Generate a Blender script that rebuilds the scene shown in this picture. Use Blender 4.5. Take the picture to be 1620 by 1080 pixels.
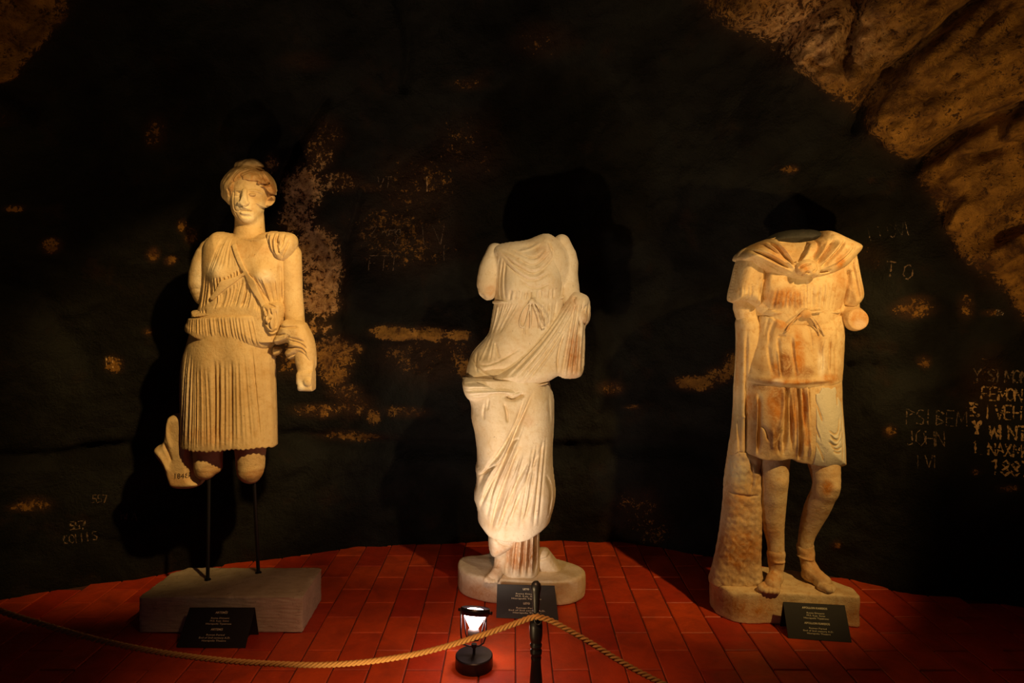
import bpy, bmesh, math, random
import numpy as np
from mathutils import Vector, noise as mnoise
from mathutils.bvhtree import BVHTree

random.seed(7); rng = np.random.default_rng(7)
SC = bpy.context.scene
for o in list(bpy.data.objects): bpy.data.objects.remove(o)

# ------------------------------------------------------------------ camera, world, light, exposure
cam_data = bpy.data.cameras.new('camera'); cam = bpy.data.objects.new('camera', cam_data)
SC.collection.objects.link(cam); SC.camera = cam
cam.location = (0, 0, 1.5); cam.rotation_euler = (math.pi/2, 0, 0)
cam_data.sensor_width = 36; cam_data.lens = 24; cam_data.shift_y = -77/1620
cam_data.clip_start = .05
F, PX, PY, CH = 1080.0, 810.0, 463.0, 1.5          # pixels, principal point, camera height

SC.view_settings.view_transform = 'Standard'; SC.view_settings.look = 'None'
SC.view_settings.gamma = 1; SC.view_settings.use_curve_mapping = False
SC.view_settings.exposure = 0.0
w = bpy.data.worlds.new('cave_dim'); SC.world = w; w.use_nodes = True
w.node_tree.nodes['Background'].inputs[0].default_value = (.85, .75, 1, 1)
w.node_tree.nodes['Background'].inputs[1].default_value = .012

def spot(name, loc, target, power, size_deg, blend=.5, col=(1, .66, .3), radius=.04):
    d = bpy.data.lights.new(name, 'SPOT'); o = bpy.data.objects.new(name, d); SC.collection.objects.link(o)
    d.energy = power; d.color = col; d.spot_size = math.radians(size_deg); d.spot_blend = blend; d.shadow_soft_size = radius
    o.location = loc; o.rotation_euler = (Vector(target)-Vector(loc)).to_track_quat('-Z', 'Y').to_euler()
    return o
WARM = (1, .60, .19)
spot('spotlight_left',   (.30, 1.45, 2.75), (-1.30, 3.25, 1.28), 320, 34, .7, WARM)
spot('spotlight_middle', (1.15, 1.45, 2.80), (.05, 3.4, 1.25), 150, 32, .7, (1, .70, .36))
spot('spotlight_right',  (2.05, 1.30, 2.80), (1.32, 3.2, 1.0), 250, 38, .7, WARM)
spot('floor_uplight', (-.63, 1.50, .22), (.05, 3.0, 1.75), 85, 82, .8, (1, .68, .32), .035)
spot('lamp_beam', (-.152, 2.78, .235), (.02, 3.42, .85), 17, 140, .8, (1, .80, .60), .03)
spot('rock_wash_right', (1.5, 1.2, .6), (2.25, 3.05, 2.2), 95, 92, .9, WARM)
spot('rock_wash_left', (-1.2, .6, .5), (-2.4, 3.2, 2.7), 48, 60, .8, WARM)
spot('floor_wash', (-.1, 1.5, 1.7), (-.25, 2.4, 0), 70, 70, 1, (1, .5, .22), .1)

# ------------------------------------------------------------------ helpers
def link(o, parent=None):
    SC.collection.objects.link(o)
    if parent: o.parent = parent
    return o
def mesh_obj(name, verts, faces, mat=None, parent=None, smooth=False):
    me = bpy.data.meshes.new(name); me.from_pydata(verts, [], faces); me.update()
    if smooth: me.polygons.foreach_set('use_smooth', [True]*len(me.polygons))
    if mat: me.materials.append(mat)
    return link(bpy.data.objects.new(name, me), parent)
def bm_obj(name, bm, mat=None, parent=None, smooth=False):
    me = bpy.data.meshes.new(name); bm.to_mesh(me); bm.free()
    if smooth: me.polygons.foreach_set('use_smooth', [True]*len(me.polygons))
    if mat: me.materials.append(mat)
    return link(bpy.data.objects.new(name, me), parent)
def empty(name, loc, label, cat, group=None):
    o = bpy.data.objects.new(name, None); o.location = loc; o.empty_display_size = .1; link(o)
    o['label'] = label; o['category'] = cat
    if group: o['group'] = group
    return o
def W(px, py, d): return Vector(((px-PX)*d/F, d, CH-(py-PY)*d/F))

class NT:
    def __init__(s, name):
        s.m = bpy.data.materials.new(name); s.m.use_nodes = True; s.t = s.m.node_tree
        s.b = s.t.nodes['Principled BSDF']
    def n(s, typ, **kw):
        nd = s.t.nodes.new(typ)
        for k, v in kw.items():
            if k in nd.inputs.keys(): nd.inputs[k].default_value = v
            else: setattr(nd, k, v)
        return nd
    def l(s, a, b): s.t.links.new(a, b)
    def noise(s, scale, detail=6, rough=.6, vec=None, dist=0):
        nd = s.n('ShaderNodeTexNoise'); nd.inputs['Scale'].default_value = scale; nd.inputs['Detail'].default_value = detail
        nd.inputs['Roughness'].default_value = rough; nd.inputs['Distortion'].default_value = dist
        if vec: s.l(vec, nd.inputs['Vector'])
        return nd.outputs['Fac']
    def ramp(s, fac, stops):
        nd = s.n('ShaderNodeValToRGB'); e = nd.color_ramp.elements
        while len(e) < len(stops): e.new(.5)
        for i, (p, c) in enumerate(stops): e[i].position = p; e[i].color = (*c, 1) if len(c) == 3 else c
        s.l(fac, nd.inputs[0]); return nd.outputs[0]
    def mix(s, fac, a, b, blend='MIX'):
        nd = s.n('ShaderNodeMix', data_type='RGBA', blend_type=blend)
        if hasattr(fac, 'links'): s.l(fac, nd.inputs[0])
        else: nd.inputs[0].default_value = fac
        for x, i in ((a, 6), (b, 7)):
            if hasattr(x, 'links'): s.l(x, nd.inputs[i])
            else: nd.inputs[i].default_value = (*x, 1)
        return nd.outputs[2]
    def math(s, op, a, b=0., clamp=False):
        nd = s.n('ShaderNodeMath', operation=op, use_clamp=clamp)
        for x, i in ((a, 0), (b, 1)):
            if hasattr(x, 'links'): s.l(x, nd.inputs[i])
            else: nd.inputs[i].default_value = x
        return nd.outputs[0]
    def bump(s, h, strength, dist):
        nd = s.n('ShaderNodeBump'); nd.inputs['Strength'].default_value = strength; nd.inputs['Distance'].default_value = dist
        s.l(h, nd.inputs['Height']); s.l(nd.outputs[0], s.b.inputs['Normal'])
    def attr(s, name):
        nd = s.n('ShaderNodeAttribute'); nd.attribute_name = name; return nd
    def coord(s): return s.n('ShaderNodeTexCoord').outputs['Object']

def plain(name, col, rough=.5, metal=0, spec=.5):
    k = NT(name); k.b.inputs['Roughness'].default_value = rough; k.b.inputs['Metallic'].default_value = metal
    k.b.inputs['Specular IOR Level'].default_value = spec
    n = k.noise(60, 4, .6, k.coord())
    k.l(k.mix(n, tuple(c*.8 for c in col), tuple(min(1, c*1.15) for c in col)), k.b.inputs['Base Color'])
    return k.m

def marble(name, light, dark, amount=.5):
    k = NT(name); co = k.coord()
    n1 = k.noise(5, 8, .65, co, .6); n2 = k.noise(38, 5, .7, co)
    c = k.mix(k.ramp(n1, [(.42, (0, 0, 0)), (.68, (amount,)*3)]), light, dark)
    c = k.mix(k.ramp(n2, [(.50, (0, 0, 0)), (.72, (amount*1.1,)*3)]), c, dark)
    c = k.mix(k.ramp(k.noise(70, 4, .6, co), [(.66, (0, 0, 0)), (.72, (.55,)*3)]), c, (.20, .12, .06))
    a = k.attr('tint')
    br = k.math('ADD', k.math('MULTIPLY', k.noise(22, 9, .78, co, 1.2), 4.2), -1.2)
    fac = k.math('MULTIPLY', a.outputs['Alpha'], k.math('MAXIMUM', br, 0), True)
    c = k.mix(fac, c, a.outputs['Color'])
    k.l(c, k.b.inputs['Base Color']); k.b.inputs['Roughness'].default_value = .62
    k.b.inputs['Specular IOR Level'].default_value = .25
    k.b.inputs['Subsurface Weight'].default_value = .0
    h = k.math('ADD', k.math('MULTIPLY', k.noise(90, 6, .7, co), .6), k.noise(18, 6, .65, co))
    k.bump(h, .55, .008)
    return k.m
M_ART = marble('aged_yellow_marble', (.72, .56, .34), (.50, .31, .12), .5)
M_LET = marble('aged_cream_marble', (.80, .70, .54), (.60, .42, .20), .5)
M_APO = marble('aged_ochre_marble', (.72, .56, .34), (.47, .25, .08), .65)
M_NECK = marble('shaded_neck_stone', (.045, .045, .045), (.03, .03, .03), .5)  # shadow on the neck stump, put into its base colour

# ------------------------------------------------------------------ implicit sculpting kit
def chaikin(p, it=2, closed=True):
    p = np.array(p, float)
    for _ in range(it):
        if closed:
            q = np.roll(p, -1, 0); p = np.stack([.75*p+.25*q, .25*p+.75*q], 1).reshape(-1, 2)
        else:
            a, b = p[:-1], p[1:]; m = np.stack([.75*a+.25*b, .25*a+.75*b], 1).reshape(-1, p.shape[1]); p = np.vstack([p[:1], m, p[-1:]])
    return p
def smax(a, b, k): h = np.clip(.5-.5*(b-a)/k, 0, 1); return b+(a-b)*h+k*h*(1-h)
def smin(a, b, k): return -smax(-a, -b, k)

class Sculpt:
    """a distance field on a grid: x and v run like the photograph at the statue's own distance, y runs away from the viewer"""
    def __init__(s, st, x0, x1, v0, v1, y0, y1, h=1.5):
        h *= .8; s.st, s.h, s.raw = st, h, False; s.gain = 1.45
        s.x = np.arange(x0, x1+h, h, dtype=np.float32); s.v = np.arange(v0, v1+h, h, dtype=np.float32); s.y = np.arange(y0, y1+h, h, dtype=np.float32)
        s.X = s.x[:, None, None]; s.V = s.v[None, :, None]; s.Y = s.y[None, None, :]
        s.X2, s.V2 = np.meshgrid(s.x, s.v, indexing='ij')
        s.f = np.full((len(s.x), len(s.v), len(s.y)), 1e3, np.float32)
        s.M = np.zeros_like(s.X2)
    def pc(s, x, v, y):
        if s.raw: return x, v, y
        k = 1+y/F; return PX+(x-PX)*k, PY+(v-PY)*k, y
    def add(s, g, k=0):
        s.f = np.minimum(s.f, g) if k == 0 else smin(s.f, g, k).astype(np.float32)
    def poly2(s, pts, smooth=2):
        p = chaikin(pts, smooth) if smooth else np.array(pts, float)
        X, V = s.X2, s.V2; d = np.full(X.shape, 1e9, np.float32); ins = np.zeros(X.shape, bool)
        for a, b in zip(p, np.roll(p, -1, 0)):
            e = b-a; wx, wv = X-a[0], V-a[1]
            t = np.clip((wx*e[0]+wv*e[1])/max(e@e, 1e-9), 0, 1)
            d = np.minimum(d, (wx-e[0]*t)**2+(wv-e[1]*t)**2)
            c = ((a[1] > V) != (b[1] > V)); ed = e[1] if abs(e[1]) > 1e-9 else 1e-9
            ins ^= c & (X < e[0]*(V-a[1])/ed+a[0])
        d = np.sqrt(d); return np.where(ins, -d, d)
    def pillow(s, pts, yc, hy, r, k=0, smooth=2, power=.5, yoff=None):
        if yc and not s.raw: pts = [s.pc(q[0], q[1], yc)[:2] for q in pts]
        d2 = s.poly2(pts, smooth); e = np.clip(-d2/r, 0, 1)
        th = hy*(1-(1-e)**2)**power
        yy = np.abs(s.Y-(yc if yoff is None else yoff[:, :, None]))
        d3 = d2[:, :, None]
        g = np.where(d3 < 0, yy-th[:, :, None], np.sqrt(np.maximum(d3, 0)**2+yy**2)).astype(np.float32)
        s.add(g, k); return d2
    def limb(s, pts, k=4, smooth=1):
        q = np.array([(*s.pc(a, b, c), r) for a, b, c, r in pts], float)
        if len(q) > 2 and smooth: q = chaikin(q, smooth, False)
        lo = (q[:, :3]-q[:, 3:]).min(0)-3*k-6; hi = (q[:, :3]+q[:, 3:]).max(0)+3*k+6
        sx = slice(*np.searchsorted(s.x, (lo[0], hi[0]))); sv = slice(*np.searchsorted(s.v, (lo[1], hi[1]))); sy = slice(*np.searchsorted(s.y, (lo[2], hi[2])))
        X, V, Y = s.X[sx], s.V[:, sv], s.Y[:, :, sy]; g = None
        if 0 in (X.size, V.size, Y.size): return
        for a, b in zip(q[:-1], q[1:]):
            e = (b-a)[:3]; Lq = max(e@e, 1e-6)
            t = np.clip(((X-a[0])*e[0]+(V-a[1])*e[1]+(Y-a[2])*e[2])/Lq, 0, 1)
            d = np.sqrt((X-a[0]-t*e[0])**2+(V-a[1]-t*e[1])**2+(Y-a[2]-t*e[2])**2)-(a[3]+(b[3]-a[3])*t)
            g = d if g is None else np.minimum(g, d)
        f = s.f[sx, sv, sy]; s.f[sx, sv, sy] = np.minimum(f, g) if k == 0 else smin(f, g, k)
    def ell(s, c, r, k=3, sub=False):
        c = s.pc(*c)
        q0 = np.sqrt(((s.X-c[0])/r[0])**2+((s.V-c[1])/r[1])**2+((s.Y-c[2])/r[2])**2)
        q1 = np.sqrt(((s.X-c[0])/r[0]**2)**2+((s.V-c[1])/r[1]**2)**2+((s.Y-c[2])/r[2]**2)**2)+1e-6
        g = (q0*(q0-1)/q1).astype(np.float32)
        if sub: s.f = smax(s.f, -g, max(k, .01)).astype(np.float32)
        else: s.add(g, k)
    def box(s, c, r, rd=3, k=3):
        c = s.pc(*c); qx = np.abs(s.X-c[0])-r[0]+rd; qv = np.abs(s.V-c[1])-r[1]+rd; qy = np.abs(s.Y-c[2])-r[2]+rd
        g = np.sqrt(np.maximum(qx, 0)**2+np.maximum(qv, 0)**2+np.maximum(qy, 0)**2)+np.minimum(np.maximum(qx, np.maximum(qv, qy)), 0)-rd
        s.add(g.astype(np.float32), k)
    def cut(s, d2, k=1.5): s.f = smax(s.f, d2[:, :, None] if d2.ndim == 2 else d2, k).astype(np.float32)
    def gauss(s, c, r, a): s.M += a*np.exp(-((s.X2-c[0])/r[0])**2-((s.V2-c[1])/r[1])**2)
    def line(s, pts, w, a, taper=True, it=2):
        """a fold: ridge (a > 0) or groove (a < 0) along a polyline"""
        a *= s.gain; p = chaikin(pts, it, False) if len(pts) > 2 else np.array(pts, float)
        seg = np.linalg.norm(np.diff(p, axis=0), axis=1); L = seg.sum(); acc = 0
        R = 3*w+s.h
        i0 = max(int((p[:, 0].min()-R-s.x[0])/s.h), 0); i1 = int((p[:, 0].max()+R-s.x[0])/s.h)+1
        j0 = max(int((p[:, 1].min()-R-s.v[0])/s.h), 0); j1 = int((p[:, 1].max()+R-s.v[0])/s.h)+1
        if i1 <= i0 or j1 <= j0: return
        X, V = s.X2[i0:i1, j0:j1], s.V2[i0:i1, j0:j1]
        if X.size == 0: return
        best = np.full(X.shape, 1e9); tb = np.zeros(X.shape)
        for q, e, l in zip(p[:-1], np.diff(p, axis=0), seg):
            if l < 1e-6: continue
            t = np.clip(((X-q[0])*e[0]+(V-q[1])*e[1])/(l*l), 0, 1)
            d = (X-q[0]-t*e[0])**2+(V-q[1]-t*e[1])**2
            m = d < best; best[m] = d[m]; tb[m] = (acc+t*l)[m]/L; acc += l
        prof = np.exp(-best/(w*w))
        if taper: prof *= np.clip(np.minimum(tb, 1-tb)*5+.12, 0, 1)
        s.M[i0:i1, j0:j1] += a*prof
    def fam(s, A, B, n, w, a, jit=.36, mid=None, taper=True, both=0):
        """n folds running from curve A to curve B; both > 0 adds softer ridges between them"""
        def at(C, t):
            C = np.array(C, float); sl = np.r_[0, np.cumsum(np.linalg.norm(np.diff(C, axis=0), axis=1))]; sl /= sl[-1]
            return np.array([np.interp(t, sl, C[:, 0]), np.interp(t, sl, C[:, 1])])
        for i in range(n):
            t = (i+.5+rng.uniform(-jit, jit))/n
            L = [at(A, t)]+([at(mid, t)] if mid else [])+[at(B, t)]
            s.line(L, w*rng.uniform(.85, 1.2), a*rng.uniform(.45, 1.3), taper)
            if both and i < n-1:
                t2 = (i+1)/n; s.line([at(A, t2)]+([at(mid, t2)] if mid else [])+[at(B, t2)], w*1.1, both, taper)
    def side_pleats(s, xc, yc, n, amp, v0, v1, hx):
        """pleats that carry on round the flanks and the back"""
        ang = np.arctan2((s.Y-yc), (s.X-xc)); wgt = np.clip((s.Y-yc)/10+.3, 0, 1)
        s.f = (s.f-amp*np.cos(ang*n+np.sin(ang*5)*2)*wgt*np.clip((s.V-v0)/10, 0, 1)*np.clip((v1-s.V)/4+1, 0, 1)).astype(np.float32)
    def rough(s, amp, scale, seed=0):
        """low cost worn surface: sums of sines"""
        r = np.random.default_rng(seed); g = 0
        for _ in range(14):
            kx, kv, ky = r.normal(size=3)/scale; p = r.uniform(0, 6.28)
            g = g+np.sin(kx*s.X+kv*s.V+ky*s.Y+p)
        s.f = (s.f+g*amp/4.5).astype(np.float32)
    def plan(s, pts, v0, v1, k=3, smooth=2):
        """an upright prism: pts are (x, y) corners of the plan"""
        p = chaikin(pts, smooth); X, Yv = np.meshgrid(s.x, s.y, indexing='ij')
        d = np.full(X.shape, 1e9, np.float32); ins = np.zeros(X.shape, bool)
        for a, b in zip(p, np.roll(p, -1, 0)):
            e = b-a; wx, wv = X-a[0], Yv-a[1]; t = np.clip((wx*e[0]+wv*e[1])/max(e@e, 1e-9), 0, 1)
            d = np.minimum(d, (wx-e[0]*t)**2+(wv-e[1]*t)**2)
            c = ((a[1] > Yv) != (b[1] > Yv)); ed = e[1] if abs(e[1]) > 1e-9 else 1e-9
            ins ^= c & (X < e[0]*(Yv-a[1])/ed+a[0])
        d = np.sqrt(d); d = np.where(ins, -d, d)[:, None, :]
        s.add(smax(d, np.maximum(v0-s.V, s.V-v1), k).astype(np.float32))
    def build(s, name, mat, parent, paint=(), front=True):
        f = s.f-s.M[:, :, None].astype(np.float32)
        f = f.copy(); f[0] = f[-1] = 5; f[:, 0] = f[:, -1] = 5; f[:, :, 0] = f[:, :, -1] = 5
        v, q = surface_net(f)
        P = np.stack([s.x[0]+v[:, 0]*s.h, s.v[0]+v[:, 1]*s.h, s.y[0]+v[:, 2]*s.h], 1)
        S = s.st['s']; loc = s.st['loc']
        wv = np.stack([(P[:, 0]-PX)*S-loc[0], s.st['D']+P[:, 2]*S-loc[1], CH-(P[:, 1]-PY)*S-loc[2]], 1)
        me = bpy.data.meshes.new(name)
        me.vertices.add(len(wv)); me.vertices.foreach_set('co', wv.astype(np.float32).ravel())
        me.loops.add(q.size); me.loops.foreach_set('vertex_index', q.astype(np.int32).ravel())
        me.polygons.add(len(q)); me.polygons.foreach_set('loop_start', np.arange(0, q.size, 4, dtype=np.int32))
        me.polygons.foreach_set('loop_total', np.full(len(q), 4, np.int32))
        me.update(calc_edges=True); me.polygons.foreach_set('use_smooth', np.ones(len(q), bool))
        col = np.zeros((len(P), 4), np.float32)
        for pc in paint:
            (cx, cv), (rx, rv), rgb, a = pc[:4]
            cx, cv = s.st_front(cx, cv)
            g = np.clip(a*np.exp(-(((P[:, 0]-cx)/rx)**2+((P[:, 1]-cv)/rv)**2)**2), 0, 1)*(P[:, 2] < 8)
            na = 1-(1-col[:, 3])*(1-g)
            m = na > 1e-4
            col[m, :3] = (col[m, :3]*(col[m, 3:4]*(1-g[m, None]))+np.array(rgb)*g[m, None])/na[m, None]
            col[:, 3] = na
        at = me.color_attributes.new('tint', 'FLOAT_COLOR', 'POINT'); at.data.foreach_set('color', col.ravel())
        me.materials.append(mat)
        return link(bpy.data.objects.new(name, me), parent)
    def st_front(s, x, v): return front(s.st, x, v)

def front(st, x, v):
    """where a mark seen at pixel (x, v) on the front of the body lies in the statue's own plane"""
    t = (x-st['cx'])/st['hw']; k = 1-st['fd']*math.sqrt(max(0, 1-t*t))/F
    return (PX+(x-PX)*k, PY+(v-PY)*k)
def tr(st, ox, oy, sc, fr=True):
    def f(*pts):
        r = [(ox+a/sc, oy+b/sc) for a, b in pts]
        return [front(st, *p) for p in r] if fr else r
    return f

def surface_net(f):
    s = f < 0; n = f.shape
    c = np.zeros((n[0]-1, n[1]-1, n[2]-1), np.int8)
    for a in (0, 1):
        for b in (0, 1):
            for d in (0, 1): c += s[a:n[0]-1+a, b:n[1]-1+b, d:n[2]-1+d]
    act = (c > 0) & (c < 8); I = np.argwhere(act); idx = np.full(c.shape, -1, np.int32); idx[act] = np.arange(len(I))
    acc = np.zeros((len(I), 3)); cnt = np.zeros(len(I))
    for ax in range(3):
        o1, o2 = [q for q in range(3) if q != ax]
        for a in (0, 1):
            for b in (0, 1):
                p = I.copy(); p[:, o1] += a; p[:, o2] += b; q = p.copy(); q[:, ax] += 1
                f0 = f[p[:, 0], p[:, 1], p[:, 2]]; f1 = f[q[:, 0], q[:, 1], q[:, 2]]
                m = (f0 < 0) != (f1 < 0); t = f0[m]/(f0[m]-f1[m])
                v = p[m].astype(float); v[:, ax] += t; acc[m] += v; cnt[m] += 1
    V = acc/cnt[:, None]; Q = []
    for ax in range(3):
        o1, o2 = [(1, 2), (2, 0), (0, 1)][ax]
        sl = [slice(None)]*3; sl2 = [slice(None)]*3; sl[ax] = slice(0, -1); sl2[ax] = slice(1, None)
        A, B = s[tuple(sl)], s[tuple(sl2)]
        E = np.argwhere(A != B); ok = (E[:, o1] > 0) & (E[:, o2] > 0) & (E[:, o1] < n[o1]-1) & (E[:, o2] < n[o2]-1); E = E[ok]
        ins = A[E[:, 0], E[:, 1], E[:, 2]]
        def g(d1, d2):
            e = E.copy(); e[:, o1] += d1; e[:, o2] += d2; return idx[e[:, 0], e[:, 1], e[:, 2]]
        qd = np.stack([g(-1, -1), g(0, -1), g(0, 0), g(-1, 0)], 1)
        # x, v, y -> X, Z(-v), Y keeps the handedness, so outward is where the field grows
        qd[~ins] = qd[~ins][:, ::-1]; Q.append(qd)
    return V, np.vstack(Q)

def statue(name, D, x, cx, hw, fd, label):
    s = D/F; loc = Vector(((x-PX)*s, D, 0))
    st = dict(D=D, s=s, loc=loc, cx=cx, hw=hw, fd=fd)
    st['root'] = empty(name, loc, label, 'statue')
    return st

# ------------------------------------------------------------------ the cave: one rough shell cut into wall and ceiling
def build_cave():
    base = [(-3.3, .2), (-3.55, 1.5), (-3.3, 2.4), (-3.0, 2.95), (-2.55, 3.33), (-1.85, 3.68), (-1.15, 4.03), (-.5, 4.12), (0, 4.14), (.6, 4.1), (1.13, 3.96), (1.5, 3.72),
            (1.87, 3.47), (2.5, 3.28), (3.1, 2.75), (3.4, 1.8), (3.3, .2)]
    C = (0., 1.5)
    th = np.array([math.atan2(x-C[0], y-C[1]) for x, y in base]); rr = np.array([math.hypot(x-C[0], y-C[1]) for x, y in base])
    NT_, NP = 620, 400
    T = np.linspace(th[0], th[-1], NT_)
    # denser sampling straight ahead
    T = T - .22*np.sin(T/T[-1]*math.pi)
    R = np.interp(T, th, rr)
    ker = np.hanning(31); ker /= ker.sum(); R = np.convolve(np.pad(R, 15, 'edge'), ker, 'valid')
    ph = np.linspace(0, 1, NP)**1.05*math.radians(86)
    SN = np.cos(ph)**.5; ZZ = 3.75*np.sin(ph)**.92
    tt, pp = np.meshgrid(np.arange(NT_), np.arange(NP), indexing='ij')
    X = C[0]+np.sin(T)[:, None]*R[:, None]*SN[None]; Y = C[1]+np.cos(T)[:, None]*R[:, None]*SN[None]; Z = np.repeat(ZZ[None], NT_, 0)
    u = PX+X/np.maximum(Y, .3)*F; v = PY-(Z-CH)/np.maximum(Y, .3)*F     # where each point of the rock stands
    ok = (Y > 1.0)
    def seg_d(pts):
        p = chaikin(pts, 1, False); d = np.full(u.shape, 1e9)
        for a, b in zip(p[:-1], p[1:]):
            e = b-a; t = np.clip(((u-a[0])*e[0]+(v-a[1])*e[1])/(e@e+1e-9), 0, 1)
            d = np.minimum(d, np.hypot(u-a[0]-t*e[0], v-a[1]-t*e[1]))
        return d
    disp = np.zeros(X.shape); P = np.stack([X, Y, Z], -1).reshape(-1, 3)
    # noise
    ca, sa = math.cos(math.radians(38)), math.sin(math.radians(38))
    nb = np.empty(len(P)); nm = np.empty(len(P)); ns = np.empty(len(P))
    tn, rm = mnoise.noise, mnoise.multi_fractal
    for i, (x, y, z) in enumerate(P.tolist()):
        nb[i] = tn(Vector((x*.9+3, y*.9, z*.9)))
        q = 4.0/max(y, .6); x2, z2 = x*q, (z-1.5)*q
        a, b = x2*ca+z2*sa, -x2*sa+z2*ca           # strata rising to the right
        nm[i] = mnoise.turbulence(Vector((a*.75, 3.1, b*2.6)), 5, False)
        ns[i] = tn(Vector((x*9, y*9, z*13)))+.6*tn(Vector((x*21, y*21, z*21)))
    nb, nm, ns = (q.reshape(X.shape) for q in (nb, nm, ns))
    # mask of lighter-coloured upper right and upper left rock
    arc = np.array([(1080, -40), (1130, 10), (1210, 60), (1300, 105), (1370, 175), (1440, 240), (1490, 320), (1550, 400), (1600, 450), (1700, 620), (1900, 800)], float)
    av = np.interp(u, arc[:, 0], arc[:, 1], left=-400); right = 1/(1+np.exp(-np.clip((av-v)/16, -30, 30)))
    left = 1/(1+np.exp(-np.clip((140-u*1.0-np.maximum(v-20, 0)*.75+nm*60-30)/14, -30, 30)))*(v < 200)
    rug = np.clip(.25+right*.9+left*.5, 0, 1.2)
    disp += .10*nb+(.24*nm-.12)*rug+ns*(.006+.022*rug)
    # cracks, ledges and niches
    def groove(pts, w_, a): 
        nonlocal disp
        disp = disp+a*np.exp(-(seg_d(pts)/w_)**2)*ok
    groove([(1362, -30), (1358, 40), (1352, 85)], 11, .17)
    groove([(1352, 70), (1375, 85), (1405, 110)], 4, .10)
    groove([(1405, 112), (1440, 85), (1480, 50), (1530, 10), (1560, -20)], 9, .13)
    groove([(1300, 75), (1330, 90), (1350, 70)], 5, .07)
    groove([(1400, 110), (1380, 150), (1350, 200)], 9, .09)
    groove([(1440, 265), (1500, 225), (1560, 185), (1640, 150)], 11, .13)
    groove([(1530, 240), (1580, 235), (1650, 190)], 8, .08)
    groove([(1530, 120), (1580, 90), (1650, 60)], 7, .05)
    groove([(1570, 370), (1610, 355), (1680, 330)], 9, .08)
    groove([(395, 395), (425, 330), (455, 270), (485, 215), (520, 160)], 7, .07)
    groove([(535, 545), (545, 420), (565, 340), (575, 300)], 6, .04)
    groove([(-60, 720), (60, 730), (160, 712), (280, 700)], 12, .06)
    groove([(440, 690), (560, 700), (700, 705), (820, 715), (960, 708), (1080, 705), (1130, 720)], 13, .055)
    groove([(0, 350), (60, 470), (130, 560)], 20, .05)
    groove([(-20, 130), (30, 150), (60, 175)], 16, .09)
    groove([(30, -10), (60, 8)], 14, .09)
    groove([(1350, 580), (1400, 585), (1450, 590)], 15, .035)
    groove([(620, -20), (650, 60), (640, 140)], 8, .05)
    # ledge: rock steps forward under the tan line
    led = np.exp(-((v-524)/14)**2)*np.clip((u-440)/60, 0, 1)*np.clip((800-u)/60, 0, 1)
    disp -= .05*led
    step = (np.clip((v-715)/10, 0, 1))*np.exp(-((u-700)/520)**2)
    disp -= .015*step
    # push outward along horizontal radius (and upwards for the vault)
    nx_, ny_ = np.sin(T)[:, None]*SN[None], np.cos(T)[:, None]*SN[None]; nz = np.sqrt(np.clip(1-SN**2, 0, 1))[None]
    X = X+nx_*disp; Y = Y+ny_*disp; Z = Z+nz*disp
    Z[:, 0] = -.03
    # lighter upper rock, plus patches of rock showing through the soot
    rock = np.maximum(right, left)*.95
    blobs = [ # u, v, ru, rv, strength
        (478, 300, 34, 42, .62), (470, 345, 30, 26, .60), (500, 395, 40, 40, .60), (513, 430, 34, 48, .74), (510, 480, 34, 24, .62), (505, 245, 26, 34, .40), (520, 215, 26, 30, .30),
        (540, 290, 40, 18, .40), (590, 300, 22, 10, .34), (430, 262, 14, 16, .5),
        (622, 521, 36, 11, .85), (672, 522, 40, 11, .9), (722, 523, 22, 9, .8), (525, 560, 36, 34, .66), (530, 590, 24, 24, .58), (560, 550, 16, 10, .5), (500, 515, 30, 14, .42), (788, 519, 20, 7, .5),
        (505, 650, 44, 12, .40), (560, 640, 36, 20, .34), (590, 655, 12, 14, .48), (640, 648, 40, 10, .36), (512, 655, 8, 8, .7), (560, 690, 60, 10, .33), (545, 620, 30, 16, .36),
        (1100, 605, 34, 12, .78), (1140, 592, 24, 14, .60), (1160, 575, 16, 22, .4), (968, 610, 22, 12, .46), (1000, 642, 14, 4, .45), (735, 580, 14, 14, .55), (768, 590, 12, 16, .6),
        (78, 386, 16, 14, .80), (20, 328, 16, 7, .62), (240, 400, 10, 12, .72), (287, 355, 9, 11, .7), (178, 574, 14, 14, .50), (268, 410, 10, 8, .6), (300, 370, 12, 14, .5), (60, 800, 26, 12, .45), (42, 806, 24, 7, .66), (232, 522, 8, 6, .5),
        (1258, 262, 10, 7, .55), (1245, 262, 5, 4, .5), (1385, 278, 6, 4, .4), (1455, 480, 34, 16, .50), (1535, 480, 14, 22, .45), (1460, 465, 26, 8, .45), (1410, 680, 8, 10, .62), (1575, 490, 16, 6, .5),
        (1545, 745, 8, 6, .4), (1465, 570, 12, 12, .42), (1010, 800, 40, 30, .26), (1030, 850, 26, 22, .30), (860, 60, 50, 30, .22), (480, 95, 40, 16, .2), (740, 130, 30, 12, .25), (240, 205, 20, 30, .36), (1600, 770, 20, 5, .5),
        (640, 370, 90, 60, .27), (660, 300, 70, 60, .31), (740, 240, 60, 60, .22), (680, 560, 80, 45, .31), (460, 560, 40, 40, .34), (1010, 830, 60, 40, .22), (1325, 860, 8, 8, .4), (735, 580, 14, 16, .6), (1560, 610, 40, 60, .22), (1380, 400, 30, 20, .2)]
    blob = np.zeros(u.shape)
    for (bu, bv, ru, rv, a) in blobs: blob = np.maximum(blob, (a+.03)*np.exp(-(((u-bu)/ru)**2+((v-bv)/rv)**2)**1.8))
    rock = np.maximum(rock, np.where(blob > .15, blob*1.12+.05*np.clip((blob-.15)*8, 0, 1), blob*1.3))
    pale = np.zeros(u.shape)
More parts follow.
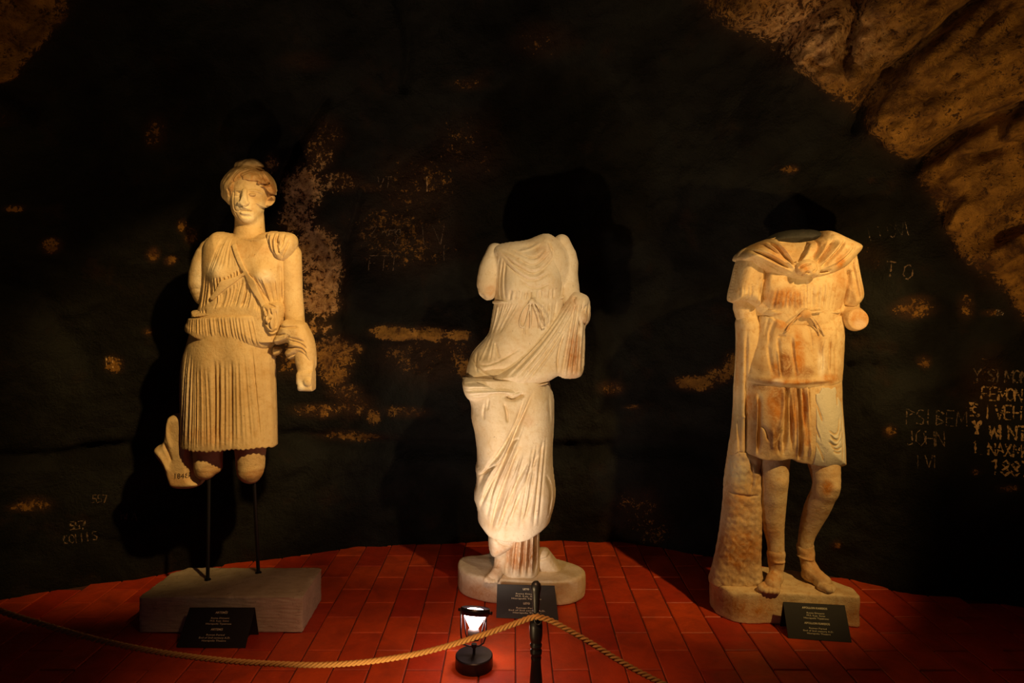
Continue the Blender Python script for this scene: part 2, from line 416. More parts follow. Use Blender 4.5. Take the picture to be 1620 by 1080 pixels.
    for (bu, bv, ru, rv) in [(490, 330, 60, 80), (510, 440, 40, 70), (1300, 40, 100, 50)]: pale = np.maximum(pale, np.exp(-((u-bu)/ru)**2-((v-bv)/rv)**2))
    verts = np.stack([X, Y, Z], -1).reshape(-1, 3)
    quads = []
    id_ = (np.arange(NT_)[:, None]*NP+np.arange(NP)[None])
    a, b, c, d = id_[:-1, :-1], id_[1:, :-1], id_[1:, 1:], id_[:-1, 1:]
    Q = np.stack([a, d, c, b], -1)                       # faces look inward
    return dict(V=verts, Q=Q, rock=rock.ravel(), pale=pale.ravel(), T=T, NP=NP, NT=NT_, ZZ=ZZ)

def cave_material():
    k = NT('sooted_rock'); co = k.coord()
    r = k.attr('rock').outputs['Fac']; p = k.attr('pale').outputs['Fac']
    big = k.noise(3.2, 6, .6, co, .8); fine = k.noise(26, 10, .78, co, .4); sp = k.noise(75, 6, .7, co)
    t = k.math('ADD', k.math('MULTIPLY', k.math('SUBTRACT', fine, .5), 2.0), k.math('MULTIPLY', k.math('SUBTRACT', sp, .5), 1.2))
    t = k.math('ADD', t, k.math('MULTIPLY', k.math('SUBTRACT', big, .5), .8))
    t = k.math('MULTIPLY', t, k.math('ADD', k.math('MULTIPLY', r, 1.3), .85))
    t = k.math('ADD', t, r)
    m = k.ramp(t, [(.53, (0, 0, 0)), (.66, (1, 1, 1))])
    soot = k.mix(k.ramp(k.noise(2.1, 7, .62, co, .5), [(.40, (0, 0, 0)), (.62, (1, 1, 1))]), (.005, .0045, .0035), (.019, .0195, .0175))
    soot = k.mix(k.ramp(k.noise(4.5, 6, .6, co), [(.58, (0, 0, 0)), (.75, (.6, .6, .6))]), soot, (.04, .02, .011))
    rk = k.mix(k.ramp(k.noise(7, 9, .7, co, .5), [(.36, (0, 0, 0)), (.64, (1, 1, 1))]), (.08, .032, .014), (.50, .25, .05))
    rk = k.mix(p, rk, k.mix(k.ramp(fine, [(.40, (0, 0, 0)), (.60, (1, 1, 1))]), (.32, .12, .04), (1.0, .64, .34)))
    soot = k.mix(k.math('MULTIPLY', r, 1.1, True), soot, (.075, .034, .016))
    k.l(k.mix(m, soot, rk), k.b.inputs['Base Color'])
    k.b.inputs['Roughness'].default_value = .8; k.b.inputs['Specular IOR Level'].default_value = .2
    h = k.math('ADD', k.math('MULTIPLY', k.noise(11, 10, .72, co), 1.0), k.math('MULTIPLY', k.noise(55, 6, .7, co), .3))
    k.bump(h, .9, .06)
    return k.m
CAVE = build_cave(); M_CAVE = cave_material()
def cave_piece(name, i0, i1, j0, j1):
    Q = CAVE['Q'][i0:i1, j0:j1].reshape(-1, 4); used, inv = np.unique(Q, return_inverse=True)
    V = CAVE['V'][used]; q = inv.reshape(-1, 4).astype(np.int32)
    me = bpy.data.meshes.new(name)
    me.vertices.add(len(V)); me.vertices.foreach_set('co', V.astype(np.float32).ravel())
    me.loops.add(q.size); me.loops.foreach_set('vertex_index', q.ravel())
    me.polygons.add(len(q)); me.polygons.foreach_set('loop_start', np.arange(0, q.size, 4, dtype=np.int32)); me.polygons.foreach_set('loop_total', np.full(len(q), 4, np.int32))
    me.update(calc_edges=True); me.polygons.foreach_set('use_smooth', np.ones(len(q), bool))
    for nm in ('rock', 'pale'):
        at = me.attributes.new(nm, 'FLOAT', 'POINT'); at.data.foreach_set('value', CAVE[nm][used].astype(np.float32))
    me.normals_split_custom_set_from_vertices(CAVE_N[used].tolist())
    me.materials.append(M_CAVE); o = link(bpy.data.objects.new(name, me)); o['kind'] = 'structure'; return o
def cave_normals():
    V, Q = CAVE['V'], CAVE['Q'].reshape(-1, 4); n = np.cross(V[Q[:, 2]]-V[Q[:, 0]], V[Q[:, 3]]-V[Q[:, 1]]); N = np.zeros_like(V)
    for i in range(4): np.add.at(N, Q[:, i], n)
    return N/np.maximum(np.linalg.norm(N, axis=1, keepdims=True), 1e-9)
CAVE_N = cave_normals()
JC = int(np.searchsorted(CAVE['ZZ'], 2.75)); IL = int(np.searchsorted(CAVE['T'], math.radians(-42))); IR = int(np.searchsorted(CAVE['T'], math.radians(42)))
for nm, a, b, c, d in (('wall_left', 0, IL, 0, JC), ('wall_back', IL, IR, 0, JC), ('wall_right', IR, CAVE['NT']-1, 0, JC), ('ceiling', 0, CAVE['NT']-1, JC, CAVE['NP']-1)):
    cave_piece(nm, a, b, c, d)
step = 3
_sub = CAVE['Q'].reshape(-1, 4)
BVH = BVHTree.FromPolygons(CAVE['V'].tolist(), _sub.tolist())

# ------------------------------------------------------------------ floor of terracotta tiles
def tile_mat(name, c1, c2):
    k = NT(name); co = k.n('ShaderNodeNewGeometry').outputs['Position']; oi = k.n('ShaderNodeObjectInfo').outputs['Random']
    c = k.mix(oi, c1, c2)
    c = k.mix(k.ramp(k.noise(7, 7, .65, co, .5), [(.40, (0, 0, 0)), (.7, (.55, .55, .55))]), c, (.16, .022, .012))
    c = k.mix(k.ramp(k.noise(60, 5, .7, co), [(.6, (0, 0, 0)), (.8, (.4, .4, .4))]), c, (.10, .02, .012))
    k.l(c, k.b.inputs['Base Color'])
    r = k.ramp(k.noise(12, 6, .7, co), [(.3, (.38,)*3), (.7, (.62,)*3)]); k.l(r, k.b.inputs['Roughness'])
    k.b.inputs['Specular IOR Level'].default_value = .35
    k.bump(k.math('ADD', k.noise(20, 6, .6, co), k.math('MULTIPLY', k.noise(120, 4, .6, co), .3)), .35, .006)
    return k.m
M_TILE = tile_mat('red_clay_tile', (.44, .032, .008), (.62, .075, .012))
M_GROUT = plain('dark_grout', (.07, .018, .012), .9)
fl = mesh_obj('floor', [(-4, -.5, -.007), (4, -.5, -.007), (4, 5, -.007), (-4, 5, -.007), (-4, -.5, -.08), (4, -.5, -.08), (4, 5, -.08), (-4, 5, -.08)],
              [(0, 1, 2, 3), (7, 6, 5, 4), (0, 4, 5, 1), (1, 5, 6, 2), (2, 6, 7, 3), (3, 7, 4, 0)], M_GROUT)
fl['kind'] = 'structure'
TW, TL, GAP = .1463, .295, .0042
def tile_bm(bm, w_, l_, x=0, y=0, z=0):
    e = .0035; hx, hy = w_/2, l_/2
    lo = [bm.verts.new((x+a*hx, y+b*hy, z-.018)) for a, b in ((-1, -1), (1, -1), (1, 1), (-1, 1))]
    mi = [bm.verts.new((x+a*hx, y+b*hy, z-e)) for a, b in ((-1, -1), (1, -1), (1, 1), (-1, 1))]
    up = [bm.verts.new((x+a*(hx-e), y+b*(hy-e), z)) for a, b in ((-1, -1), (1, -1), (1, 1), (-1, 1))]
    bm.faces.new(up)
    for i in range(4):
        j = (i+1) % 4; bm.faces.new((lo[i], lo[j], mi[j], mi[i])); bm.faces.new((mi[i], mi[j], up[j], up[i]))
tile_me = []
for q in range(4):
    bm = bmesh.new(); tile_bm(bm, TW-GAP+random.uniform(-.001, .001), TL-GAP*1.2+random.uniform(-.002, .001)); me = bpy.data.meshes.new('tile'); bm.to_mesh(me); bm.free(); me.materials.append(M_TILE); tile_me.append(me)
wall_x = [-2.62, -1.85, -1.15, -.5, 0, .6, 1.13, 1.5, 1.87, 2.5]; wall_y = [3.2, 3.68, 4.03, 4.12, 4.14, 4.1, 3.96, 3.72, 3.47, 3.2]
spots = []
for n in range(-26, 27):
    cx = (.01+.0975*n)*1.5+TW/2
    for m in range(-2, 15):
        cy = .95+m*TL+(TL/2 if n % 2 else 0)
        if cy > 4.2: continue
        lim = np.interp(abs(cx), [0, 2.6], [4.3, 3.35]) if True else 0
        lim = np.interp(cx, wall_x, wall_y, left=3.0-abs(cx+2.62), right=3.1-abs(cx-2.5))+.12
        if cy > lim: continue
        vis = cy > 2.35 and abs(cx) < cy*.78
        spots.append((cx, cy, vis))
near = sorted([s for s in spots if s[2]], key=lambda s: s[1])[:298]; nearset = set(near)
bm = bmesh.new()
for (cx, cy, vis) in spots:
    z = random.uniform(-.0012, .0012)
    if (cx, cy, vis) in nearset:
        o = bpy.data.objects.new('tile', random.choice(tile_me)); link(o, fl); o.location = (cx, cy, z-.0015)
        o.rotation_euler = (random.uniform(-.004, .004), random.uniform(-.006, .006), random.uniform(-.006, .006))
    else: tile_bm(bm, TW-GAP, TL-GAP, cx, cy, z-.0015)
rest = bm_obj('tile_field', bm, M_TILE, fl); rest['kind'] = 'stuff'
print('tiles', len(near), len(spots))

ORANGE = (.50, .20, .035); BROWN = (.26, .095, .02); PALE = (.86, .80, .70); GREY = (.52, .47, .37)

# ------------------------------------------------------------------ statue on rods (left)
A = statue('marble_statue', 3.25, 362, 368, 80, 40, 'only statue with a head, woman in short pleated dress, on two rods above pale block')
RA = A['root']
c1 = tr(A, 280, 360, 5.4); c1s = tr(A, 280, 360, 5.4, False); c2 = tr(A, 230, 480, 3.373); c2s = tr(A, 230, 480, 3.373, False)
cf = tr(A, 430, 520, 10.8, False); cl = tr(A, 240, 640, 7.718, False); ch = tr(A, 340, 245, 7.718, False)

def torso_A(S, extra=0):
    S.pillow(c1s((345, 36), (400, 36), (480, 58), (640, 75), (760, 35), (850, 40), (930, 120), (950, 300), (940, 420), (945, 560), (925, 700), (915, 800), (915, 1100), (600, 1100), (170, 1100), (165, 780), (200, 690), (225, 600), (232, 430), (225, 300), (240, 150), (300, 70)), 0, 37, 46, smooth=2, power=.42)
    for c, r, a in (((350, 395), (85, 95), 9), ((745, 415), (85, 95), 9)):
        (x, v), = c1(c); S.gauss((x, v), (r[0]/5.4, r[1]/5.4), a)
    (x, v), = c1((560, 450)); S.gauss((x, v), (9, 16), -2.0)

S = Sculpt(A, 286, 505, 352, 625, -50, 48, 1.5)      # body: neck base, right stump, bent left arm
S.pillow(c1s((350, 40), (480, 50), (640, 60), (760, 50), (900, 60), (900, 400), (890, 780), (240, 760), (250, 300)), 0, 32, 50)
S.ell((394, 376, 4), (24, 14, 24), 6)
S.limb([(349, 381, 2, 13), (335, 392, 2, 17), (327, 410, 0, 20.5), (318, 442, -2, 20.5), (319, 462, -2, 15), (320, 470, -2, 12)], 6)
S.limb([(440, 392, 2, 18), (457, 396, 2, 19), (461, 425, 1, 16.5), (463, 465, -1, 15.5), (466, 500, -6, 15), (468, 525, -14, 15)], 6)
S.limb([(468, 525, -14, 15), (478, 550, -20, 15.5), (484, 575, -24, 14.5), (485, 592, -27, 13)], 5)
S.box((485.5, 602, -28), (14, 15, 13), 5, 4)
S.ell((487, 604, -41), (7, 7, 4), 2); S.ell((476, 611, -38), (5, 6, 5), 2)
S.line(cf((470, 800), (450, 1000)), 2, -2.2); S.line(cf((560, 880), (560, 1050)), 1.5, -1.2)
S.rough(.35, 9, 3)
ba = S.build('body', M_ART, RA, [((313, 440), (12, 30), PALE, .5), ((487, 604), (9, 9), PALE, .7)])

S = Sculpt(A, 292, 462, 360, 540, -56, 48, 1.15); S.gain = 2.3       # bodice
torso_A(S)
(nx, nv), = c1((600, 75)); S.gauss((nx, nv-6), (26, 9), -5)
# bag of cloth above the belt on the right
S.pillow(c1s((735, 640), (750, 780), (785, 880), (830, 932), (885, 890), (905, 800), (925, 650), (850, 620)), -14, 27, 12, k=4)
S.fam(c1((360, 60), (480, 90)), c1((250, 400), (545, 330)), 9, 1.3, -.55)
S.fam(c1((262, 440), (420, 420), (540, 345)), c1((255, 600), (390, 510), (545, 400)), 11, 1.5, -2.0, both=.8)
S.fam(c1((232, 400), (300, 460)), c1((190, 705), (275, 640)), 6, 1.6, -2.0, both=.8)
S.fam(c1((330, 590), (430, 520), (560, 430)), c1((305, 690), (400, 680), (500, 670)), 11, 1.5, -1.9, mid=c1((330, 650), (430, 600), (530, 550)), both=.9)
S.fam(c1((575, 440), (600, 470), (700, 610)), c1((520, 680), (620, 690), (720, 715)), 9, 1.5, -1.9, mid=c1((560, 560), (640, 590), (700, 670)), both=.9)
S.fam(c1((600, 400), (720, 440), (905, 430)), c1((735, 600), (800, 650), (905, 660)), 14, 1.5, -1.9, both=.8)
S.fam(c1((880, 300), (925, 330)), c1((890, 640), (920, 650)), 3, 1.5, -1.6)
S.fam(c1((150, 720), (240, 700)), c1((160, 740), (240, 735)), 4, 1.4, -1.4)
for L in (((430, 60), (560, 95), (690, 105), (780, 85)),): S.line(c1(*L), 1.6, 1.4)
for L in (((760, 680), (800, 720), (760, 790), (800, 840)), ((820, 690), (860, 760), (800, 800), (830, 870)), ((880, 690), (880, 800), (850, 880)), ((770, 650), (860, 670), (900, 680)), ((790, 860), (830, 900), (880, 860))):
    S.line(c1(*L), 1.5, -2.4)
for L in (((780, 700), (780, 760), (820, 830)), ((850, 700), (840, 830), (860, 880))): S.line(c1(*L), 1.5, 1.6)
S.side_pleats(370, 0, 22, .9, 420, 500, 80)
tun = S.build('bodice', M_ART, RA, [((340, 425), (16, 14), PALE, .45), ((422, 437), (12, 10), PALE, .6), ((395, 395), (34, 14), ORANGE, .25)])

S = Sculpt(A, 292, 462, 372, 520, -62, 48, 1.25)       # the crossed chest straps lie on the bodice
torso_A(S)
S.f -= 2.6; S.f = smax(S.f, np.broadcast_to(S.Y+12, S.f.shape), 1)
def band(S, L, hw):
    p = chaikin(L, 2, False); d = np.full(S.X2.shape, 1e9)
    for a, b in zip(p[:-1], p[1:]):
        e = b-a; t = np.clip(((S.X2-a[0])*e[0]+(S.V2-a[1])*e[1])/(e@e+1e-9), 0, 1); d = np.minimum(d, np.hypot(S.X2-a[0]-t*e[0], S.V2-a[1]-t*e[1]))
    return d-hw
d = np.minimum(band(S, c1((470, 150), (520, 260), (590, 410), (660, 520), (745, 650), (780, 760)), 3.6), band(S, c1((585, 385), (480, 450), (390, 510), (300, 600)), 3.6))
S.cut(d, 1.2); strap = S.build('chest_strap', M_ART, RA)

S = Sculpt(A, 295, 448, 485, 512, -56, 50, 1.25)       # belt
S.pillow(c1s((150, 640), (145, 900), (840, 900), (885, 640)), 0, 45, 50, smooth=1, power=.45)
S.cut(band(S, c1s((140, 735), (230, 728), (420, 705), (600, 722), (745, 748), (850, 752)), 5.4), 1.6)
S.line(c1((160, 732), (420, 705), (740, 745)), 1.2, -1.0, False)
belt = S.build('belt', M_ART, RA)

S = Sculpt(A, 292, 446, 490, 560, -56, 52, 1.25)       # overfold
S.pillow(c1s((165, 500), (800, 500), (845, 820), (850, 1100), (100, 1100), (90, 860), (96, 820), (120, 785)), 0, 44.5, 50, smooth=2, power=.45)
hem = c1s((60, 860), (120, 872), (200, 900), (300, 948), (420, 965), (520, 1000), (620, 1022), (740, 1020), (880, 1012))
hx, hv = zip(*hem); S.cut((S.V2-np.interp(S.X2, hx, hv)-1).astype(np.float32), 2.5); S.cut((499.5-.055*(370-S.X2)*-1-S.V2).astype(np.float32), 4)
S.fam(c1((120, 790), (250, 770), (500, 765), (760, 790)), c1((120, 880), (330, 950), (600, 1015), (830, 1010)), 27, 1.35, -1.5, both=.6)
S.side_pleats(368, 0, 24, .9, 490, 548, 80)
over = S.build('overfold', M_ART, RA)

S = Sculpt(A, 280, 446, 513, 722, -54, 52, 1.4)        # pleated skirt
S.pillow(c2s((262, -250), (670, -250), (672, 110), (686, 250), (690, 400), (698, 640), (702, 900), (200, 900), (198, 640), (190, 450), (200, 300), (228, 220), (258, 110)), 0, 42, 58, smooth=2)
S.gauss(c2((330, 330))[0], (24, 44), 4); S.gauss(c2((510, 400))[0], (20, 60), 3); S.gauss(c2((420, 500))[0], (12, 60), -2.5)
S.fam(c2((235, 250), (290, 300), (345, 340)), c2((208, 760), (355, 768)), 12, 1.4, -2.4, both=.8)
S.fam(c2((372, 310), (470, 310)), c2((368, 768), (470, 768)), 5, 2.0, -4.2, both=1.6)
S.fam(c2((480, 320), (545, 260)), c2((478, 760), (590, 760)), 7, 1.5, -1.7, both=.7)
S.fam(c2((560, 240), (680, 250)), c2((605, 760), (697, 760)), 9, 1.5, -2.6, both=1.0)
S.M *= .85; S.side_pleats(366, 0, 26, 1.3, 530, 712, 80)
hm = np.interp(S.X2, [286, 292, 300, 310, 322, 334, 345, 352, 362, 372, 385, 400, 420, 438], [703, 706, 708, 707, 709, 708, 710, 708, 709, 707, 705, 706, 705, 708])+1.0*np.sin(S.X2*.9)-3
S.cut((S.V2-hm).astype(np.float32), 1.5)
skirt = S.build('skirt', M_ART, RA, [((300, 620), (14, 60), PALE, .3), ((330, 690), (40, 14), ORANGE, .3)])

S = Sculpt(A, 296, 428, 690, 775, -40, 40, 1.5)        # broken legs
S.limb([(330, 690, 2, 25), (329, 715, -2, 22), (326, 735, -6, 18.5), (325, 741, -6, 17)], 5)
S.limb([(337, 715, 0, 14), (340, 738, -4, 11)], 4)
S.gauss((326, 733), (9, 9), 2)
S.limb([(396, 690, 0, 26), (396, 720, -2, 23), (396, 742, -3, 21), (396, 747, -3, 18)], 4)
S.gauss((396, 742), (12, 8), 1.5); S.rough(.6, 7, 5)
legs = S.build('broken_leg', M_ART, RA, [((326, 752), (20, 10), ORANGE, .4), ((396, 758), (20, 10), ORANGE, .5)])

S = Sculpt(A, 242, 330, 645, 778, -40, 40, 1.5)        # broken support beside the leg
S.pillow(cl((255, 108), (520, 90), (540, 400), (530, 700), (520, 860), (630, 925), (600, 985), (480, 1010), (280, 998), (240, 900), (190, 730), (110, 630), (66, 550), (90, 490), (190, 450), (200, 330), (225, 200)), 6, 22, 10, smooth=2, power=.35)
S.line(cl((205, 440), (260, 560), (300, 680)), 2.4, -2.6); S.line(cl((120, 540), (200, 640), (270, 800)), 4, 2)
S.line(cl((250, 150), (235, 300), (300, 520)), 3, 1.5); S.line(cl((495, 560), (515, 880)), 2.0, -3); S.rough(.5, 10, 8)
frag = S.build('broken_support', M_ART, RA, [((280, 755), (26, 12), ORANGE, .35)])

S = Sculpt(A, 418, 478, 358, 420, -50, 26, 1.25)       # gathered cloth on the shoulder
S.pillow(c1s((775, 60), (800, 28), (870, 35), (945, 40), (1015, 60), (1032, 130), (1010, 220), (960, 275), (900, 300), (850, 272), (800, 215), (775, 130)), -7, 27, 17)
for L in (((785, 60), (800, 180), (865, 275)), ((838, 45), (835, 170), (885, 285)), ((885, 50), (890, 160), (940, 250)), ((905, 70), (900, 130), (930, 150)), ((1010, 110), (980, 190), (930, 280)), ((960, 60), (965, 130), (940, 200))):
    S.line(c1(*L), 1.4, -3.2)
for L in (((812, 60), (818, 170), (875, 270)), ((862, 60), (862, 170), (905, 270)), ((950, 110), (950, 190), (920, 260))): S.line(c1(*L), 1.8, 1.8)
S.build('shoulder_drapery', M_ART, RA)

S = Sculpt(A, 430, 508, 496, 592, -52, 14, 1.25)       # cloth wound round the forearm
S.pillow(cf((210, -190), (560, -140), (630, -20), (700, 120), (745, 300), (760, 560), (750, 700), (690, 600), (540, 430), (470, 470), (330, 525), (260, 480), (225, 410), (300, 300), (310, 230), (180, 250), (90, 280), (50, 220), (70, 120), (130, 40)), -18, 23, 16)
S.pillow(cf((20, 290), (120, 310), (190, 350), (130, 440), (20, 475)), -6, 9, 5)
for L in (((270, 250), (350, 170), (450, 85)), ((370, 270), (450, 292), (560, 268), (660, 310), (720, 420)), ((420, 165), (560, 190), (650, 235), (720, 330)), ((440, 130), (560, 145), (680, 200)), ((300, 475), (400, 440), (520, 385)), ((100, 70), (220, 90), (380, 60)), ((620, 400), (700, 480), (740, 600)), ((200, -60), (400, -40), (600, -60)), ((280, 390), (330, 430), (420, 420))):
    S.line(cf(*L), 1.4, -2.8)
for L in (((120, 180), (260, 190), (420, 110)), ((380, 230), (500, 240), (650, 280)), ((260, 440), (350, 500), (520, 420))): S.line(cf(*L), 2.0, 2.0)
S.build('arm_drapery', M_ART, RA)

# head
S = Sculpt(A, 348, 442, 246, 386, -52, 52, .9)
S.ell((394, 303, 4), (31, 38, 36), 0)
S.ell((391, 325, -8), (23.5, 29, 27), 8)
S.ell((390, 345, -18), (11, 9, 12), 7)                                # chin
S.limb([(395, 345, 6, 22), (395, 362, 6, 22.5), (395, 374, 5, 24.5)], 5)   # neck
S.f = smax(S.f, np.broadcast_to(S.V-377, S.f.shape), 2).astype(np.float32)
S.ell((376, 307, -35), (7.5, 5, 6), 3, True); S.ell((399, 307, -33), (8, 5, 7), 3, True)      # eye sockets
S.ell((376, 307.5, -28), (5, 3, 4.5), 1.0); S.ell((399, 308, -27), (5.5, 3, 4.5), 1.0)          # eyes
hp = lambda L: [(PX+(a-PX)*.967, PY+(b-PY)*.967) for a, b in L]
S.line(hp([(365, 302), (373, 299.5), (383, 302)]), 1.6, 1.5); S.line(hp([(390, 301), (399, 299), (409, 303)]), 1.6, 1.5)  # brows
S.limb([(387, 301, -34, 3.4), (386.5, 312, -36.5, 4.4), (386, 320, -37, 6.2)], 3)                # nose, its tip lost
S.f = np.where(S.Y < -40.5, np.maximum(S.f, -40.5-S.Y), S.f).astype(np.float32)
S.ell((379, 321, -36), (3.5, 3, 4), 2); S.ell((391, 321, -36), (3.5, 3, 4), 2)
S.line(hp([(377, 332.5), (386, 332), (395, 333)]), 1.0, -2.6); S.line(hp([(378, 336), (386, 337.5), (394, 336)]), 1.8, 1.6)   # mouth
S.line(hp([(378, 329.5), (386, 328.5), (394, 330)]), 1.7, 1.3); S.line(hp([(380, 341), (387, 342), (394, 341)]), 1.8, -1.2)
S.line(hp([(368, 300), (367, 320), (369, 333), (378, 333)]), 1.0, -1.1, False); S.line(hp([(400, 318), (409, 325), (417, 331)]), 1.3, 1.6); S.line(hp([(399, 321), (408, 333), (406, 345)]), 1.0, -1.2)   # edges of the mended pieces
S.line(hp([(369, 334), (374, 346), (381, 352)]), 1.0, -1.0)
S.rough(.25, 6, 11)
TP = (.84, .76, .60)
head = S.build('head', M_ART, RA, [((380, 320), (13, 17), TP, .75), ((389, 342), (10, 11), TP, .75), ((408, 327), (7, 10), PALE, .6), ((400, 308), (10, 6), BROWN, .25)])
S = Sculpt(A, 346, 444, 248, 332, -52, 56, .9)
S.ell((394, 299, 5), (41.5, 38, 40), 0)
S.ell((399, 259, 0), (11, 8, 11), 5); S.ell((394, 262, 2), (22, 9, 18), 5); S.ell((394, 308, 40), (20, 18, 14), 6)
S.ell((361, 303, -6), (7.5, 12, 12), 4); S.ell((426, 311, 0), (8.5, 14, 14), 4)
d2 = S.poly2(hp(ch((215, 980), (200, 560), (175, 470), (205, 370), (260, 300), (370, 300), (470, 320), (545, 370), (600, 460), (625, 560), (600, 700), (560, 980))), 1)
fc = np.maximum(d2[:, :, None], S.Y-2)
S.f = smax(S.f, -fc, 3).astype(np.float32); S.f = smax(S.f, np.broadcast_to(S.V-326, S.f.shape), 3).astype(np.float32)
S.fam(hp(ch((350, 130), (520, 130))), hp(ch((120, 430), (260, 290))), 5, 1.4, -1.6, mid=hp(ch((220, 180), (330, 230))), both=1.0)
S.fam(hp(ch((430, 130), (560, 150))), hp(ch((560, 380), (720, 480))), 6, 1.4, -1.6, mid=hp(ch((480, 230), (670, 250))), both=1.0)
for L in (((130, 400), (160, 440), (140, 500)), ((190, 300), (230, 340), (190, 390)), ((270, 240), (320, 270), (290, 300)), ((500, 330), (560, 340), (590, 300)), ((560, 420), (610, 460), (660, 420)), ((620, 320), (660, 380), (630, 450)), ((640, 570), (660, 600), (690, 580)), ((400, 120), (460, 150), (530, 130)), ((430, 90), (470, 110), (510, 95)), ((340, 300), (420, 330), (500, 300))):
    S.line(hp(ch(*L)), 1.5, -2.4)
S.rough(.8, 4, 21)
hair = S.build('hair', M_ART, head, [((395, 285), (40, 30), ORANGE, .45), ((421, 300), (10, 14), BROWN, .5), ((361, 300), (7, 9), BROWN, .45), ((410, 285), (12, 8), BROWN, .45)])
hair.parent = head

def wcone(bm, p0, p1, r0, r1=None, seg=16):
    r1 = r0 if r1 is None else r1; p0, p1 = Vector(p0), Vector(p1); z = (p1-p0).normalized(); x = z.orthogonal().normalized(); y = z.cross(x)
    a = [bm.verts.new(p0+(x*math.cos(t)+y*math.sin(t))*r0) for t in [2*math.pi*i/seg for i in range(seg)]]
    b = [bm.verts.new(p1+(x*math.cos(t)+y*math.sin(t))*r1) for t in [2*math.pi*i/seg for i in range(seg)]]
    for i in range(seg): bm.faces.new((a[i], a[(i+1) % seg], b[(i+1) % seg], b[i]))
    bm.faces.new(a[::-1]); bm.faces.new(b)
M_BLACK = plain('black_painted_steel', (.012, .012, .013), .42, .3)
for (xb, yb, xt, zt) in ((-1.422, 3.19, -1.437, .71), (-1.215, 3.27, -1.228, .70)):
    bm = bmesh.new(); wcone(bm, Vector((xb, yb, .155))-A['loc'], Vector((xt, 3.24, zt))-A['loc'], .0085, .0085, 14)
    wcone(bm, Vector((xb, yb, .157))-A['loc'], Vector((xb, yb, .163))-A['loc'], .016, .014, 14)
    r = bm_obj('mounting_rod', bm, M_BLACK, RA, False)
# pale block
def block_mat():
    k = NT('pale_travertine'); co = k.coord()
    c = k.mix(k.ramp(k.noise(9, 8, .7, co, .4), [(.35, (0, 0, 0)), (.7, (1, 1, 1))]), (.56, .46, .35), (.40, .31, .22))
    pit = k.ramp(k.noise(85, 4, .65, co, .5), [(.62, (0, 0, 0)), (.70, (1, 1, 1))])
    k.l(k.mix(k.math('MULTIPLY', pit, .6), c, (.22, .15, .09)), k.b.inputs['Base Color']); k.b.inputs['Roughness'].default_value = .85
    k.bump(k.math('SUBTRACT', k.noise(30, 6, .7, co), pit), .6, .006); return k.m
bm = bmesh.new()
bmesh.ops.create_cube(bm, size=1); bmesh.ops.subdivide_edges(bm, edges=bm.edges[:], cuts=40, use_grid_fill=True)
for vv in bm.verts:
    n = mnoise.noise(vv.co*31+Vector((5, 1, 2)))
    x, y, z = vv.co
    edge = sum(1 for q in (x, y, z) if abs(q) > .499)
    # plan: front edge from -1.65 to -.925, back edge -1.63 to -.94
    t = y+.5; xl = -1.648+.02*t; xr = -.925-.005*t
    if t > .8: xl += (t-.8)*.25*(1 if z > 0 else .6)
    vv.co = Vector((xl+(xr-xl)*(x+.5)-A['loc'][0], 3.012+.325*t-A['loc'][1], .001+.158*(z+.5)-A['loc'][2]))
    if edge >= 2: vv.co += Vector((-x, -y, -max(z, 0)))*(.006+.010*max(n, 0))
    vv.co += Vector((x, y, z if z > 0 else 0))*n*.006
bm_obj('pedestal_block', bm, block_mat(), RA, True).data.set_sharp_from_angle(angle=math.radians(50))
# inventory number inked on the broken support
def text_mesh(body, size, extrude=.0, bold=0):
    cu = bpy.data.curves.new('lettering', 'FONT'); cu.body = body; cu.size = size; cu.align_x = 'CENTER'; cu.align_y = 'CENTER'; cu.extrude = extrude; cu.offset = bold; cu.resolution_u = 2
    o = bpy.data.objects.new('tmp', cu); SC.collection.objects.link(o); dg = bpy.context.evaluated_depsgraph_get()
    me = bpy.data.meshes.new_from_object(o.evaluated_get(dg)); bpy.data.objects.remove(o); return me
def snap_text(me, origin, ux, uz, bvh_obj_verts, name, mat, parent, off=.001, ploc=Vector((0, 0, 0))):
    """lay a flat lettering mesh on a surface, looking along +Y"""
    for vv in me.vertices:
        p = origin+ux*vv.co.x+uz*vv.co.y
        h = bvh_obj_verts.ray_cast(Vector((p.x, p.y-1.2, p.z)), Vector((0, 1, 0)))
        vv.co = (h[0] if h[0] else p)+Vector((0, -off, 0))-ploc
    me.materials.clear(); me.materials.append(mat); o = bpy.data.objects.new(name, me); link(o, parent); return o
def bvh_of(o, loc): return BVHTree.FromPolygons([vv.co+loc for vv in o.data.vertices], [tuple(p.vertices) for p in o.data.polygons])
M_INK = plain('dark_ink', (.05, .03, .02), .8)
me = text_mesh('1848', .034)
bmf = bmesh.new(); bmf.from_mesh(me); bmesh.ops.triangulate(bmf, faces=bmf.faces); bmf.to_mesh(me); bmf.free()
snap_text(me, W(284, 754, 3.19), Vector((1, 0, 0)), Vector((0, 0, 1)), bvh_of(frag, A['loc']), 'inked_number', M_INK, frag, .0015, A['loc'])

# ------------------------------------------------------------------ headless draped woman (middle)
L = statue('marble_statue', 3.42, 822, 822, 80, 40, 'headless cream marble statue of a woman in long draped robes on a rounded base')
RL = L['root']
l1 = tr(L, 700, 350, 3.6); l1s = tr(L, 700, 350, 3.6, False); l2 = tr(L, 700, 580, 2.7); l2s = tr(L, 700, 580, 2.7, False)
def g2(st, x, v): return front(st, x, v)

